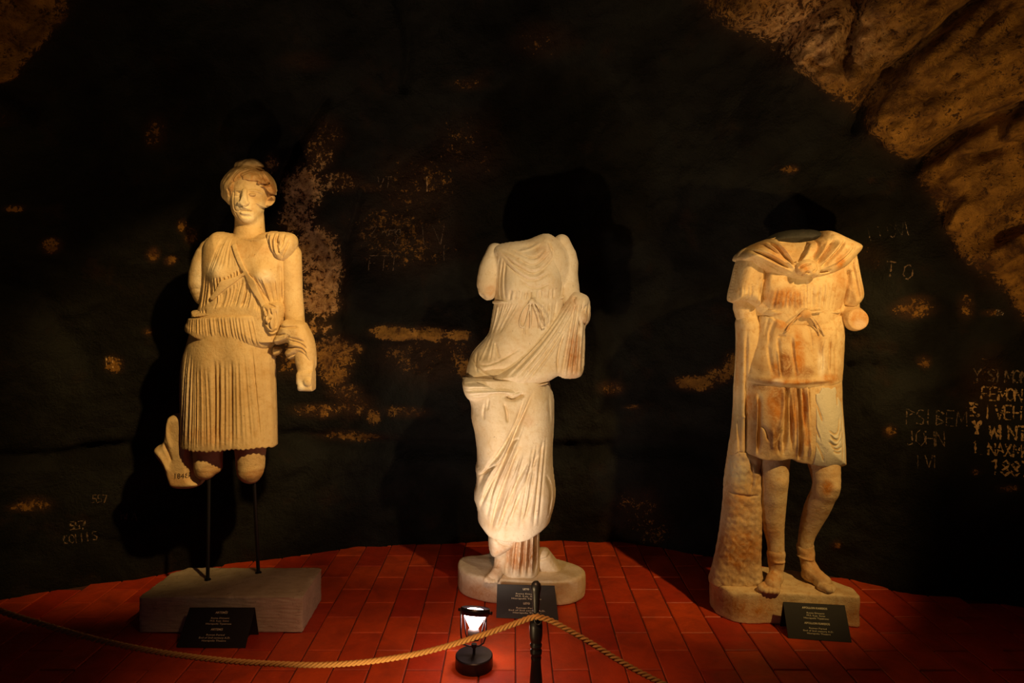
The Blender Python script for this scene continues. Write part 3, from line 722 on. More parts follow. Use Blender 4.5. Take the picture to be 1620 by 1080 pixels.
S = Sculpt(L, 742, 950, 362, 530, -46, 44, 1.5)      # body: stump, shoulders, left arm
S.pillow(l1s((280, 160), (350, 128), (480, 115), (590, 75), (660, 110), (740, 200), (700, 450), (320, 450), (300, 300)), 0, 32, 40)
S.limb([(784, 398, 2, 14), (777, 420, 0, 18), (771, 445, -2, 17.5), (772, 460, -3, 15)], 6)
S.ell((769, 462, -6), (9, 12, 9), 3); S.ell((757, 476, -14), (12, 13, 16), 3, True); S.ell((776, 484, -16), (9, 9, 10), 2, True)
S.limb([(888, 385, 4, 14), (898, 410, 4, 17), (898, 440, 2, 16.5), (902, 470, -4, 16), (914, 488, -14, 15), (917, 500, -20, 14)], 5)
S.ell((921, 497, -12), (13, 19, 12), 4); S.rough(.5, 8, 4)
S.build('body', M_LET, RL, [((775, 460), (10, 10), ORANGE, .4), ((925, 500), (10, 14), ORANGE, .4)])

S = Sculpt(L, 736, 908, 364, 610, -52, 48, 1.35)       # thin dress
S.pillow(l1s((278, 150), (345, 122), (480, 110), (540, 82), (590, 66), (640, 85), (690, 150), (705, 300), (690, 460), (690, 560), (660, 700), (640, 930), (130, 930), (135, 880), (142, 820), (168, 750), (215, 700), (262, 650), (275, 600), (285, 520), (298, 455), (300, 330), (290, 230)), 0, 37, 46)
for c, r, a in (((400, 370), (17, 20), 7), ((620, 350), (18, 20), 7), ((400, 680), (28, 26), 5), ((240, 790), (20, 24), 3), ((600, 760), (18, 30), 3)): S.gauss(l1(c)[0], r, a)
S.gauss(l1((500, 150))[0], (20, 7), -4)
for Lp in (((350, 165), (430, 215), (520, 262), (590, 200), (635, 140)), ((340, 185), (430, 265), (525, 312), (600, 250), (645, 180)), ((335, 200), (425, 305), (522, 350), (610, 290)), ((400, 160), (470, 200), (530, 215), (575, 170)), ((440, 330), (520, 395), (620, 350))):
    S.line(l1(*Lp), 1.7, -1.8)
for Lp in (((345, 175), (430, 240), (525, 288), (600, 225)), ((338, 192), (430, 285), (523, 332), (610, 270)), ((430, 170), (500, 155), (560, 120))): S.line(l1(*Lp), 1.9, 1.5)
for Lp in (((325, 200), (308, 330), (310, 450)), ((345, 215), (328, 350), (335, 450)), ((362, 220), (350, 340), (360, 450)), ((310, 180), (300, 250), (300, 330)), ((640, 160), (690, 300), (670, 440)), ((600, 110), (650, 230), (690, 330))):
    S.line(l1(*Lp), 1.6, -2.2)
S.fam(l1((380, 390), (480, 400), (650, 380)), l1((370, 450), (650, 440)), 10, 1.5, -1.6, both=.8)
S.fam(l1((300, 470), (450, 468)), l1((262, 660), (340, 640)), 9, 1.6, -1.9, mid=l1((288, 560), (400, 540)), both=1.0)
S.fam(l1((540, 470), (660, 455)), l1((540, 640), (640, 580)), 6, 1.6, -1.9, both=1.0)
S.fam(l1((265, 650), (310, 700)), l1((185, 800), (330, 790)), 6, 1.6, -1.2, both=.5)
for Lp in (((150, 760), (150, 850), (140, 880)), ((190, 800), (240, 825), (330, 795), (440, 725)), ((165, 780), (220, 850), (280, 885)), ((300, 690), (310, 740), (330, 780)), ((200, 740), (190, 800), (200, 860))): S.line(l1(*Lp), 1.5, -1.7)
S.raw = True; S.ell((*l1((405, 690))[0], -43), (3, 2.4, 4), 1.5, True)
S.side_pleats(815, 0, 20, .9, 380, 600, 70)
S.build('tunic', M_LET, RL, [((759, 571), (26, 9), (.55, .44, .28), .9), ((790, 572), (20, 6), (.55, .44, .28), .8), ((830, 500), (26, 20), ORANGE, .2), ((860, 400), (14, 14), ORANGE, .3)])

S = Sculpt(L, 768, 900, 462, 540, -60, 46, 1.2)        # tie belt with its bow
S.pillow(l1s((285, 380), (285, 540), (700, 540), (700, 380)), 0, 40.5, 46, smooth=1)
S.cut(band(S, l1s((270, 462), (400, 458), (510, 450), (600, 440), (700, 430)), 2.0), 1.2)
S.raw = True; fz = -40
for Lp in (((505, 455), (460, 500), (440, 560), (440, 600), (465, 605), (480, 560), (495, 500), (505, 455)), ((515, 455), (560, 490), (590, 550), (592, 600), (565, 605), (550, 550), (525, 490), (515, 455)), ((470, 600), (466, 625), (472, 645)), ((500, 460), (505, 520), (500, 600))):
    p = chaikin(l1(*Lp), 1, False); S.limb([(a, b, fz, 1.15) for a, b in p], 1.0)
S.ell((*l1((508, 456))[0], fz), (4.5, 4, 4), 1.5)
S.build('tied_belt', M_LET, RL)

# mantle around the legs
S = Sculpt(L, 722, 892, 596, 860, -58, 56, 1.4)
S.pillow(l2s((84, -200), (300, -200), (440, -200), (452, 75), (478, 130), (472, 250), (466, 400), (482, 520), (474, 600), (456, 655), (450, 900), (160, 900), (152, 655), (150, 600), (130, 552), (150, 480), (140, 430), (150, 400), (145, 290), (122, 220), (128, 160), (96, 110), (84, 50)), 0, 43, 50)
mhx, mhv = zip(*l2s((100, 600), (150, 655), (200, 697), (265, 712), (330, 712), (370, 700), (400, 684), (458, 658), (500, 600)))
S.cut((S.V2-np.interp(S.X2, mhx, mhv)).astype(np.float32), 6)
for c, r, a in (((215, 200), (28, 48), 6), ((215, 340), (20, 30), 3), ((420, 220), (18, 70), 2.5), ((390, 580), (26, 40), 2.5)): S.gauss(l2(c)[0], r, a)
for Lp, w_, a_ in ((((350, 130), (315, 240), (255, 350), (185, 440), (152, 520)), 2.6, -2.6), (((385, 110), (325, 250), (275, 380), (215, 520), (190, 640)), 2.4, -3.4), (((345, 180), (290, 330), (250, 420), (175, 560), (160, 620)), 2.2, -3.2),
                   (((330, 330), (280, 450), (225, 600), (210, 690)), 2.2, -2.6), (((370, 400), (300, 520), (240, 690)), 2.2, -2.4), (((430, 330), (350, 500), (290, 640), (270, 700)), 2.4, -1.8), (((265, 125), (310, 140), (352, 115)), 2.6, -4.5),
                   (((262, 150), (275, 190), (278, 235)), 1.8, -2.4), (((185, 150), (175, 190), (180, 220)), 1.8, -1.6), (((150, 470), (210, 430), (260, 390)), 1.8, -2.2), (((200, 130), (190, 180)), 1.8, -1.2), (((445, 470), (470, 540), (455, 640)), 2.2, -1.6), (((400, 420), (380, 560), (330, 690)), 2.2, -1.6),
                   (((455, 120), (462, 250)), 2, -1.0), (((330, 300), (300, 320), (275, 372)), 1.8, -2.0)):
    S.line(l2(*Lp), w_, a_)
for Lp, w_, a_ in ((((365, 130), (320, 245), (262, 365), (200, 460), (165, 540)), 2.2, 2.0), (((350, 240), (295, 370), (245, 470), (195, 600)), 2.2, 2.0), (((345, 370), (265, 560), (228, 680)), 2.2, 2.0), (((400, 350), (320, 520), (262, 690)), 2.4, 1.6)):
    S.line(l2(*Lp), w_, a_)
S.fam(l2((300, 380), (455, 300)), l2((190, 690), (430, 670)), 8, 1.9, -1.5, both=.6)
S.M *= 1.4; S.side_pleats(817, 0, 9, 2.0, 600, 840, 70); S.rough(.4, 16, 2)
S.build('mantle', M_LET, RL, [((835, 665), (10, 10), ORANGE, .25), ((800, 770), (14, 40), ORANGE, .12), ((770, 640), (26, 30), PALE, .4), ((790, 830), (40, 10), ORANGE, .15)])

S = Sculpt(L, 722, 886, 586, 636, -66, 60, 1.35)       # rolled edge of the mantle at the hips
S.pillow(l1s((112, 892), (150, 878), (260, 880), (380, 912), (450, 932), (520, 905), (600, 898), (605, 915), (520, 935), (440, 985), (400, 1008), (330, 985), (230, 1010), (160, 1015), (125, 970)), 0, 50, 16, power=.3)
S.fam(l1((125, 900), (150, 990)), l1((440, 940), (400, 990)), 5, 1.7, -2.6, mid=l1((270, 915), (270, 995)), both=1.4)
S.line(l1((180, 895), (250, 930), (300, 940)), 1.6, -2); S.line(l1((340, 990), (380, 1000), (440, 960), (520, 920)), 1.6, -2)
S.build('mantle_roll', M_LET, RL, [((770, 618), (40, 12), PALE, .5)])

S = Sculpt(L, 768, 940, 452, 614, -66, 24, 1.35)       # cloth from hip over the forearm, hanging ends
yo = -27+13*np.clip((S.X2-850)/60, 0, 1)
S.pillow(l1s((278, 885), (340, 850), (480, 725), (600, 590), (690, 470), (735, 395), (790, 408), (832, 432), (838, 500), (830, 560), (806, 600), (806, 700), (802, 840), (778, 886), (690, 890), (655, 868), (635, 880), (590, 905), (510, 912), (440, 932), (370, 915)), 0, 20, 18, yoff=yo)
S.fam(l1((340, 860), (430, 915), (540, 905)), l1((735, 410), (800, 425)), 6, 2.0, -3.6, mid=l1((570, 650), (680, 700)), both=1.8)
S.fam(l1((745, 430), (835, 440)), l1((665, 880), (795, 850)), 5, 2.1, -4.0, mid=l1((710, 640), (800, 640)), both=2.0)
for Lp in (((655, 860), (650, 760), (690, 620)), ((740, 470), (735, 440), (755, 430)), ((790, 480), (770, 560), (770, 700)), ((820, 470), (790, 500), (800, 600))): S.line(l1(*Lp), 1.8, -3.0)
S.build('draped_sash', M_LET, RL, [((905, 560), (12, 40), ORANGE, .6), ((896, 480), (16, 16), ORANGE, .35)])

# narrow pleats of the under-dress above the base
S = Sculpt(L, 790, 862, 825, 908, -48, 36, 1.2)
S.pillow(l2s((245, 640), (415, 640), (412, 780), (414, 900), (390, 905), (262, 918), (255, 860), (270, 790), (280, 720)), -8, 30, 22, smooth=1)
S.fam(l2((290, 690), (330, 700), (412, 690)), l2((262, 895), (330, 900), (410, 885)), 5, 2.4, -6.0, jit=.12, both=3.0)
S.f = smax(S.f, np.broadcast_to(S.V-900.5, S.f.shape), 1).astype(np.float32)
S.build('pleated_underdress', M_LET, RL, [((820, 880), (30, 24), ORANGE, .75), ((842, 880), (8, 26), BROWN, .45)])
S = Sculpt(L, 770, 822, 830, 882, -46, 30, 1.2)
S.pillow(l2s((198, 690), (325, 690), (316, 755), (270, 785), (235, 806), (205, 800), (196, 760)), -12, 26, 14)
S.line(l2((215, 720), (250, 760), (300, 770)), 1.8, -2); S.line(l2((240, 700), (280, 740), (310, 745)), 1.8, -1.6)
S.build('tunic_hem', M_LET, RL, [((790, 870), (26, 10), ORANGE, .35)])
def foot(S, heel, toe, base_v, width, toes=True, ankle=None):
    """bare foot from heel to toe, both (x, y); sole rests on base_v"""
    S.raw = True; heel = (PX+(heel[0]-PX)*(1+heel[1]/F), heel[1]); toe = (PX+(toe[0]-PX)*(1+toe[1]/F), toe[1])
    if ankle: ankle = (PX+(ankle[0]-PX)*(1+ankle[2]/F), *ankle[1:])
    hx_, hy_ = heel; tx, ty = toe; dx, dy = tx-hx_, ty-hy_; Lf = math.hypot(dx, dy); ux, uy = dx/Lf, dy/Lf; nx_, ny_ = -uy, ux
    w2 = width/2; tq = width/17
    S.limb([(hx_, base_v-8, hy_, 8), (hx_+dx*.4, base_v-9*tq, hy_+dy*.4, 8.5*tq), (hx_+dx*.72, base_v-6.5*tq, hy_+dy*.72, 7*tq)], 4)
    S.limb([(hx_+dx*.55+nx_*w2*.4, base_v-6, hy_+dy*.55+ny_*w2*.4, 6.5), (hx_+dx*.8+nx_*w2*.5, base_v-5, hy_+dy*.8+ny_*w2*.5, 5.5)], 4)
    S.limb([(hx_+dx*.55-nx_*w2*.4, base_v-5, hy_+dy*.55-ny_*w2*.4, 6), (hx_+dx*.78-nx_*w2*.5, base_v-5, hy_+dy*.78-ny_*w2*.5, 5.0)], 4)
    if toes:
        for i, (o_, r_, l_) in enumerate(((-.62, 4.4, 1.02), (-.25, 3.3, 1.04), (.05, 3.1, 1.0), (.33, 2.9, .95), (.58, 2.7, .88))):
            r_ *= tq; l_ += .02; S.limb([(hx_+dx*.74+nx_*width*o_*.62, base_v-5, hy_+dy*.74+ny_*width*o_*.62, r_), (hx_+dx*l_+nx_*width*o_*.72, base_v-r_*.9, hy_+dy*l_+ny_*width*o_*.72, r_)], .5, 0)
    if ankle: S.limb([(hx_+dx*.15, base_v-10, hy_+dy*.15, 9), ankle], 5)
S = Sculpt(L, 752, 812, 860, 906, -66, 10, 1.1)
foot(S, (792, -16), (777, -50), 901, 17, True, (794, 872, -8, 11)); S.rough(.3, 5, 6)
S.build('foot', M_LET, RL, [((778, 895), (16, 14), ORANGE, .4)])
S = Sculpt(L, 838, 896, 862, 906, -30, 44, 1.4)       # foot and rock behind
S.pillow([(846, 868), (866, 866), (872, 874), (884, 890), (892, 904), (846, 904)], 4, 20, 12)
S.line([(852, 880), (864, 878), (872, 872)], 2, -2.5); S.build('rear_foot', M_LET, RL)
S = Sculpt(L, 716, 936, 892, 940, -56, 88, 1.8)       # base
fs = 1/L['s']
S.plan([((x)*fs+PX, (d-L['D'])*fs) for x, d in ((-.285, 3.50), (-.25, 3.6), (0, 3.66), (.22, 3.58), (.345, 3.48), (.375, 3.37), (.285, 3.27), (.05, 3.26), (-.12, 3.30), (-.25, 3.38))], 899.5, 938, 6)
S.rough(.9, 12, 9); S.f = np.maximum(S.f, S.V-936.6).astype(np.float32)
S.build('base', M_LET, RL, [((760, 935), (26, 14), ORANGE, .5), ((800, 945), (26, 10), BROWN, .3), ((905, 945), (24, 12), BROWN, .4), ((880, 930), (20, 10), ORANGE, .3)])

# ------------------------------------------------------------------ headless man in short tunic and knotted cloak (right)
P = statue('marble_statue', 3.20, 1262, 1262, 95, 42, 'headless ochre-stained marble statue of a man with bare legs, short tunic and knotted cloak')
RP = P['root']
pc = tr(P, 1155, 355, 7.2); pcs = tr(P, 1155, 355, 7.2, False); pt = tr(P, 1150, 480, 7.715); pts_ = tr(P, 1150, 480, 7.715, False)
ps = tr(P, 1150, 600, 7.2); pss = tr(P, 1150, 600, 7.2, False); p2s = tr(P, 1100, 560, 2.347, False); p2 = tr(P, 1100, 560, 2.347)
p1s = tr(P, 1120, 340, 3.857, False)

S = Sculpt(P, 1146, 1382, 376, 536, -58, 50, 1.5)      # body: arms
S.pillow(pcs((200, 300), (700, 180), (1250, 300), (1300, 900), (1230, 1100), (330, 1100), (250, 900)), 0, 32, 50)
S.limb([(1183, 408, 4, 16), (1179, 445, 8, 18), (1177, 480, 8, 19), (1181, 500, 8, 16.5), (1186, 508, 4, 13)], 6)
S.limb([(1336, 405, 2, 18), (1340, 450, 2, 18), (1342, 485, 0, 16), (1345, 498, -8, 17), (1353, 505, -26, 18.5)], 6)
S.f = np.maximum(S.f, -36-S.Y).astype(np.float32)     # the broken forearm ends in a flat face
S.rough(.6, 8, 14)
S.build('body', M_APO, RP, [((1353, 506), (22, 20), ORANGE, .75), ((1350, 512), (10, 8), PALE, .4)])

def torso_P(S):
    S.pillow(pcs((130, 330), (300, 230), (440, 170), (700, 180), (1000, 110), (1300, 200), (1385, 300), (1425, 560), (1474, 790), (1430, 880), (1340, 962), (1230, 940), (1205, 1400), (330, 1400), (335, 945), (250, 925), (180, 885), (110, 868), (45, 885), (-8, 880), (10, 760), (35, 620), (80, 440)), 0, 40, 54)
    S.pillow(pcs((140, 330), (80, 420), (30, 640), (-10, 800), (-12, 884), (45, 892), (110, 872), (180, 890), (250, 935), (322, 945), (318, 700), (330, 400)), 0, 34, 14, k=1.5)
    S.pillow(pcs((1380, 300), (1425, 560), (1478, 800), (1440, 890), (1350, 966), (1250, 946), (1240, 700), (1230, 400)), 0, 34, 14, k=1.5)
    S.gauss(pc((560, 720))[0], (26, 20), 4); S.gauss(pc((1060, 720))[0], (26, 20), 4); S.gauss(pc((820, 760))[0], (8, 26), -1.5)
S = Sculpt(P, 1148, 1366, 372, 512, -62, 52, 1.4)      # upper tunic with sleeves
torso_P(S)
S.line(pcs((330, 520), (300, 700), (320, 930)), 3.4, -8, False); S.line(pcs((1240, 560), (1225, 750), (1235, 960)), 3.4, -7, False)
S.fam(pc((40, 700), (250, 680)), pc((20, 880), (230, 915)), 5, 2.0, -2.0, both=1.0)
S.fam(pc((340, 640), (440, 700)), pc((330, 940), (440, 945)), 4, 1.8, -2.8, both=1.6)
S.fam(pc((450, 730), (860, 760)), pc((440, 955), (860, 960)), 8, 1.5, -1.3, both=.8)
S.fam(pc((870, 700), (1230, 640)), pc((880, 960), (1200, 960)), 7, 1.6, -1.5, both=.7)
S.fam(pc((1260, 450), (1390, 420)), pc((1250, 930), (1450, 860)), 5, 1.9, -1.8, both=1.0)
S.line(pc((875, 640), (878, 955)), 1.1, -1.3)
S.side_pleats(1262, 0, 16, 1.2, 400, 500, 90)
S.build('tunic', M_APO, RP, [((1245, 470), (26, 14), ORANGE, .8), ((1262, 480), (12, 10), BROWN, .5), ((1234, 483), (8, 6), BROWN, .6), ((1330, 450), (16, 50), ORANGE, .35)])

S = Sculpt(P, 1176, 1340, 478, 556, -64, 50, 1.2)      # belt and bow
S.pillow(pts_((388, -60), (388, 260), (1356, 260), (1356, -60)), 0, 46.5, 50, smooth=1)
S.cut(band(S, pts_((360, 100), (640, 105), (900, 100), (1340, 75)), 4.3), 1.4)
S.line(pt((400, 95), (900, 88)), 1.0, -1.2); S.line(pt((620, 115), (900, 105)), 1.0, -1.0)
S.raw = True; fz = -44.5
for Lp, r in ((((930, 110), (860, 170), (790, 250), (720, 330)), 1.8), (((890, 140), (800, 210), (730, 300)), 1.4), (((960, 120), (1020, 150), (1080, 210), (1130, 300), (1165, 380)), 1.6), (((950, 130), (1040, 200), (1090, 300), (1110, 380)), 1.3), (((900, 120), (940, 90), (1000, 90), (1000, 150), (930, 170), (900, 130)), 2.2), (((960, 115), (1060, 105), (1130, 95)), 1.8)):
    S.limb([(a, b, fz, r) for a, b in chaikin(pt(*Lp), 1, False)], 1.2)
S.ell((*pt((950, 125))[0], fz-1), (7, 5, 4), 2)
S.line(pt((860, 170), (740, 310)), .9, -1.6)
S.build('tied_belt', M_APO, RP, [((1262, 498), (20, 8), ORANGE, .5), ((1245, 520), (10, 14), ORANGE, .6)])

S = Sculpt(P, 1170, 1340, 488, 618, -62, 54, 1.4)      # bloused lower tunic
S.pillow(pts_((390, 60), (1340, 60), (1390, 200), (1412, 320), (1400, 600), (1385, 800), (1378, 945), (1375, 1300), (180, 1300), (195, 945), (225, 780), (280, 600), (335, 400), (375, 200)), 0, 45, 54)
bhx, bhv = zip(*pts_((100, 930), (195, 945), (300, 960), (400, 970), (650, 987), (850, 994), (1050, 987), (1250, 960), (1400, 940)))
S.cut((S.V2-np.interp(S.X2, bhx, bhv)).astype(np.float32), 7)
S.cut((498.5-S.V2).astype(np.float32), 3)
S.gauss(pt((800, 800))[0], (50, 22), 4)
for Lp, w_, a_ in ((((440, 150), (400, 400), (320, 700), (250, 930)), 2.6, -4.2), (((400, 170), (340, 450), (270, 750)), 1.8, -2.4), (((640, 150), (540, 400), (530, 700), (560, 880)), 2.2, -2.6), (((640, 400), (640, 650), (650, 900)), 2.0, -2.8), (((790, 420), (800, 650), (830, 880)), 2.2, -2.6),
                   (((720, 395), (660, 400), (640, 405)), 1.6, -2.4), (((1000, 180), (1020, 400), (1030, 600)), 1.6, -1.4), (((1180, 400), (1130, 560), (1140, 700), (1120, 880)), 1.8, -1.8), (((1240, 400), (1235, 600), (1225, 860)), 1.8, -2.8), (((1320, 180), (1330, 420)), 1.6, -1.6), (((560, 160), (520, 330), (510, 420)), 1.5, -1.5), (((1300, 500), (1310, 880)), 1.8, -1.5)):
    S.line(pt(*Lp), w_, a_)
for Lp, w_, a_ in ((((430, 160), (370, 500), (310, 800)), 2.4, 2.8), (((620, 560), (625, 750), (630, 900)), 1.5, 2.0), (((815, 400), (820, 700), (850, 860)), 2, 1.8), (((300, 930), (560, 935), (700, 960), (900, 955), (1100, 930), (1300, 920)), 4, 3.0), (((520, 330), (540, 560)), 1.8, 1.2), (((1190, 600), (1195, 850)), 2, 1.2)):
    S.line(pt(*Lp), w_, a_)
S.side_pleats(1255, 0, 18, 1.2, 500, 600, 80); S.rough(.5, 5, 31)
S.build('bloused_tunic', M_APO, RP, [((1242, 575), (9, 24), BROWN, .95), ((1262, 560), (9, 36), ORANGE, .95), ((1272, 590), (14, 12), BROWN, .6), ((1226, 590), (6, 18), ORANGE, .8), ((1238, 512), (8, 10), ORANGE, .7), ((1215, 602), (24, 5), BROWN, .5), ((1228, 603), (8, 5), PALE, .9), ((1310, 598), (16, 8), ORANGE, .7), ((1296, 575), (6, 22), PALE, .6), ((1296, 548), (4, 14), BROWN, .5), ((1260, 604), (40, 4), ORANGE, .7)])

S = Sculpt(P, 1166, 1342, 588, 742, -60, 54, 1.4)      # short skirt
S.pillow(pss((180, -500), (1285, -500), (1285, 200), (1300, 420), (1325, 700), (1340, 1060), (170, 1060), (180, 860), (190, 600), (200, 300)), 0, 43, 54, smooth=1)
hemx, hemv = zip(*pss((-20, 850), (200, 840), (330, 872), (500, 880), (590, 870), (640, 868), (700, 905), (810, 920), (870, 940), (945, 945), (960, 962), (1100, 995), (1200, 990), (1300, 965), (1400, 960)))
S.cut((S.V2-np.interp(S.X2, hemx, hemv)+3).astype(np.float32), 1.4)
S.gauss(ps((500, 500))[0], (18, 44), 5); S.gauss(ps((1130, 480))[0], (24, 44), 5)
for Lp, w_, a_ in ((((690, 70), (680, 400), (660, 700), (640, 860)), 3.0, -6.5), (((810, 60), (820, 400), (830, 900)), 2.2, -9.0), (((725, 80), (730, 400), (740, 800)), 1.6, -3.5), (((860, 60), (890, 300), (870, 600)), 1.5, -3), (((925, 60), (925, 350), (950, 800)), 1.6, -3.0),
                   (((375, 180), (370, 420), (360, 850)), 2.2, -4.5), (((200, 200), (190, 500), (170, 830)), 2.2, -4.5), (((240, 250), (250, 500), (245, 780)), 2.0, -2.2), (((380, 520), (440, 560), (470, 700)), 1.8, -2.5), (((620, 560), (560, 700), (600, 860)), 2.0, -2.2)):
    S.line(ps(*Lp), w_, a_, True)
for Lp, w_, a_ in ((((350, 180), (345, 450), (325, 660), (335, 860)), 2.2, 4.8), (((640, 100), (620, 420), (560, 600)), 2.4, 2.5), (((800, 80), (800, 450), (805, 900)), 1.8, 4.0), (((720, 80), (740, 320), (750, 500)), 1.4, 2.2), (((910, 60), (915, 300), (940, 600), (945, 920)), 1.8, 3.6), (((860, 420), (880, 600), (860, 720), (870, 900)), 2.4, 2.5), (((770, 100), (765, 800)), 1.6, 1.4), (((500, 540), (510, 800)), 2.2, 2.0), (((195, 650), (185, 800)), 2, 2)):
    S.line(ps(*Lp), w_, a_)
S.M *= 1.25; S.side_pleats(1254, 0, 14, 2.0, 600, 730, 80); S.rough(.4, 5, 33)
S.build('skirt', M_APO, RP, [((1193, 640), (8, 24), ORANGE, .7), ((1196, 680), (5, 30), BROWN, .4), ((1224, 640), (12, 30), ORANGE, .95), ((1231, 625), (8, 18), BROWN, .8), ((1224, 690), (10, 26), BROWN, .7), ((1244, 610), (6, 12), BROWN, .9), ((1258, 620), (6, 18), BROWN, .7), ((1255, 660), (6, 30), ORANGE, .7), ((1272, 645), (5, 30), ORANGE, .95), ((1275, 690), (7, 16), ORANGE, .8), ((1262, 712), (10, 10), BROWN, .5), ((1205, 612), (16, 6), BROWN, .6)])
# smooth grey mended panel over the right thigh
S = Sculpt(P, 1270, 1344, 606, 746, -66, 30, 1.25)
S.pillow(pss((180, -500), (1285, -500), (1285, 200), (1300, 420), (1325, 700), (1340, 1060), (170, 1060), (180, 860), (190, 600), (200, 300)), 0, 43, 54, smooth=1)
S.gauss(ps((1130, 480))[0], (24, 44), 5); S.f -= 1.8
d2 = S.poly2(ps((930, 120), (985, 170), (1040, 160), (1070, 90), (1130, 90), (1165, 115), (1215, 85), (1240, 200), (1285, 260), (1310, 400), (1345, 680), (1350, 965), (1290, 985), (1190, 1000), (1060, 995), (955, 965), (945, 700), (935, 420)), 0)
S.cut(d2, 1.0); S.f = smax(S.f, np.broadcast_to(S.Y-6, S.f.shape), 1).astype(np.float32)
for Lp in (((1120, 560), (1180, 620), (1240, 600), (1265, 400)), ((1140, 620), (1200, 690), (1250, 680), (1280, 560)), ((1120, 690), (1200, 760), (1280, 680)), ((1150, 740), (1220, 800), (1290, 760)), ((1180, 800), (1230, 830), (1280, 820)), ((940, 330), (980, 520), (1050, 700)), ((970, 180), (1040, 400), (1060, 480)), ((1230, 150), (1240, 300)), ((1295, 400), (1310, 700), (1300, 960))):
    S.line(ps(*Lp), 1.3, -1.9)
for Lp in (((950, 330), (1000, 540), (1060, 720)), ((1140, 590), (1190, 655), (1250, 640)), ((1130, 655), (1200, 725), (1270, 700))): S.line(ps(*Lp), 1.4, 1.3)
for i in range(9): S.line(ps((1010+i*14, 690+i*12), (1000+i*10, 740+i*22), (1030+i*10, 760+i*22)), .9, -1.0)
M_MEND = marble('pale_grey_mortar', (.66, .62, .52), (.52, .48, .38), .4)
pn = S.build('mended_panel', M_MEND, RP); pn['label'] = 'pale grey mended panel'

# legs
S = Sculpt(P, 1190, 1340, 712, 926, -70, 60, 1.5)
S.limb([(1226, 700, -2, 25), (1225, 740, -4, 22.5), (1226, 762, -8, 20), (1225, 775, -7, 19.5), (1222, 800, 0, 20.5), (1222, 825, 0, 18), (1226, 850, 0, 13.5), (1228, 872, -2, 12.5)], 5)
S.gauss((1226, 758), (10, 9), 3); S.gauss((1218, 790), (6, 20), 1.5)
S.limb([(1300, 705, -4, 28), (1305, 740, -12, 23), (1308, 762, -18, 20), (1306, 775, -16, 18.5)], 5)
S.limb([(1306, 775, -16, 18.5), (1294, 800, -2, 19.5), (1283, 825, 8, 16), (1275, 850, 14, 12), (1274, 870, 16, 12)], 5)
S.gauss((1307, 762), (9, 9), 3)
S.rough(.3, 9, 44)
S.build('leg', M_APO, RP, [((1309, 772), (9, 12), ORANGE, .9), ((1222, 850), (20, 14), ORANGE, .5), ((1272, 860), (14, 16), ORANGE, .5), ((1226, 805), (22, 5), BROWN, .3)])
S = Sculpt(P, 1184, 1256, 856, 926, -74, 22, 1.2)
foot(S, (1230, 2), (1217, -38), 922, 25, True, (1228, 876, -2, 14.5)); S.line([(1218, 884), (1240, 884)], 1.5, 1.5); S.rough(.5, 4, 45)
S.build('foot', M_APO, RP, [((1220, 905), (30, 26), ORANGE, .75)])
S = Sculpt(P, 1254, 1340, 856, 926, -60, 34, 1.2)
foot(S, (1276, 10), (1316, -30), 922, 25, True, (1274, 872, 16, 13.5)); S.ell((1284, 905, 2), (14, 14, 13), 5); S.line([(1262, 884), (1288, 886)], 1.5, 1.5); S.rough(.5, 4, 46)
S.build('foot', M_APO, RP, [((1295, 905), (30, 22), ORANGE, .55)])

# cloak over shoulders with central knot
S = Sculpt(P, 1162, 1356, 358, 450, -66, 50, 1.25)
S.pillow(pcs((95, 420), (85, 380), (130, 310), (200, 265), (320, 205), (430, 165), (490, 148), (620, 200), (800, 210), (930, 180), (975, 110), (1020, 75), (1100, 95), (1190, 140), (1290, 185), (1395, 235), (1392, 310))+pc((1375, 390), (1320, 480), (1205, 565), (1060, 625), (900, 660), (790, 660), (640, 630), (440, 570), (290, 485))+pcs((150, 430),), 0, 54, 24, power=.26)
op = S.poly2(pc((480, 60), (560, 200), (650, 330), (735, 440), (790, 420), (870, 280), (935, 200), (980, 60)), 1)
S.f = smax(S.f, -np.maximum(op[:, :, None], S.Y+18), 2.5).astype(np.float32)
S.cut((370+np.maximum(0, np.abs(S.X2-1262)-60)*.0-S.V2-16).astype(np.float32), 1)
for Lp, w_, a_ in ((((430, 190), (570, 360), (715, 485)), 2.0, -6.0), (((560, 185), (640, 320), (720, 465)), 1.9, -5.5), (((200, 300), (380, 365), (640, 500)), 2.0, -6.0), (((330, 215), (500, 330), (620, 440)), 1.7, -2.5), (((1025, 130), (990, 270), (895, 405)), 1.9, -5.0), (((1150, 190), (1060, 300), (950, 450)), 2.1, -6.0),
                   (((1240, 190), (1170, 320), (1000, 485)), 1.9, -4.5), (((985, 545), (1050, 540), (1110, 525)), 1.5, -4.5), (((300, 400), (480, 490), (690, 560)), 1.5, -2.0), (((1330, 230), (1300, 330), (1150, 470)), 1.7, -2.2), (((230, 360), (420, 470), (680, 590)), 1.4, -1.4), (((1080, 150), (1060, 210), (1010, 260)), 1.5, -2), (((860, 560), (960, 620)), 1.4, -2)):
    S.line(pc(*Lp), w_, a_)
for Lp, w_, a_ in ((((380, 200), (500, 330), (700, 500)), 2.4, 3.0), (((490, 180), (600, 320), (715, 470)), 2.2, 3.0), (((160, 330), (350, 420), (660, 540)), 2.8, 3.0), (((1090, 140), (1020, 290), (920, 430)), 2.4, 3.0), (((1200, 180), (1110, 320), (970, 470)), 2.4, 3.0), (((1300, 260), (1200, 400), (1000, 510)), 2.6, 2.0), (((250, 270), (420, 340), (600, 450)), 2.2, 2.0)):
    S.line(pc(*Lp), w_, a_)
S.rough(.5, 5, 51); S.M *= 1.25
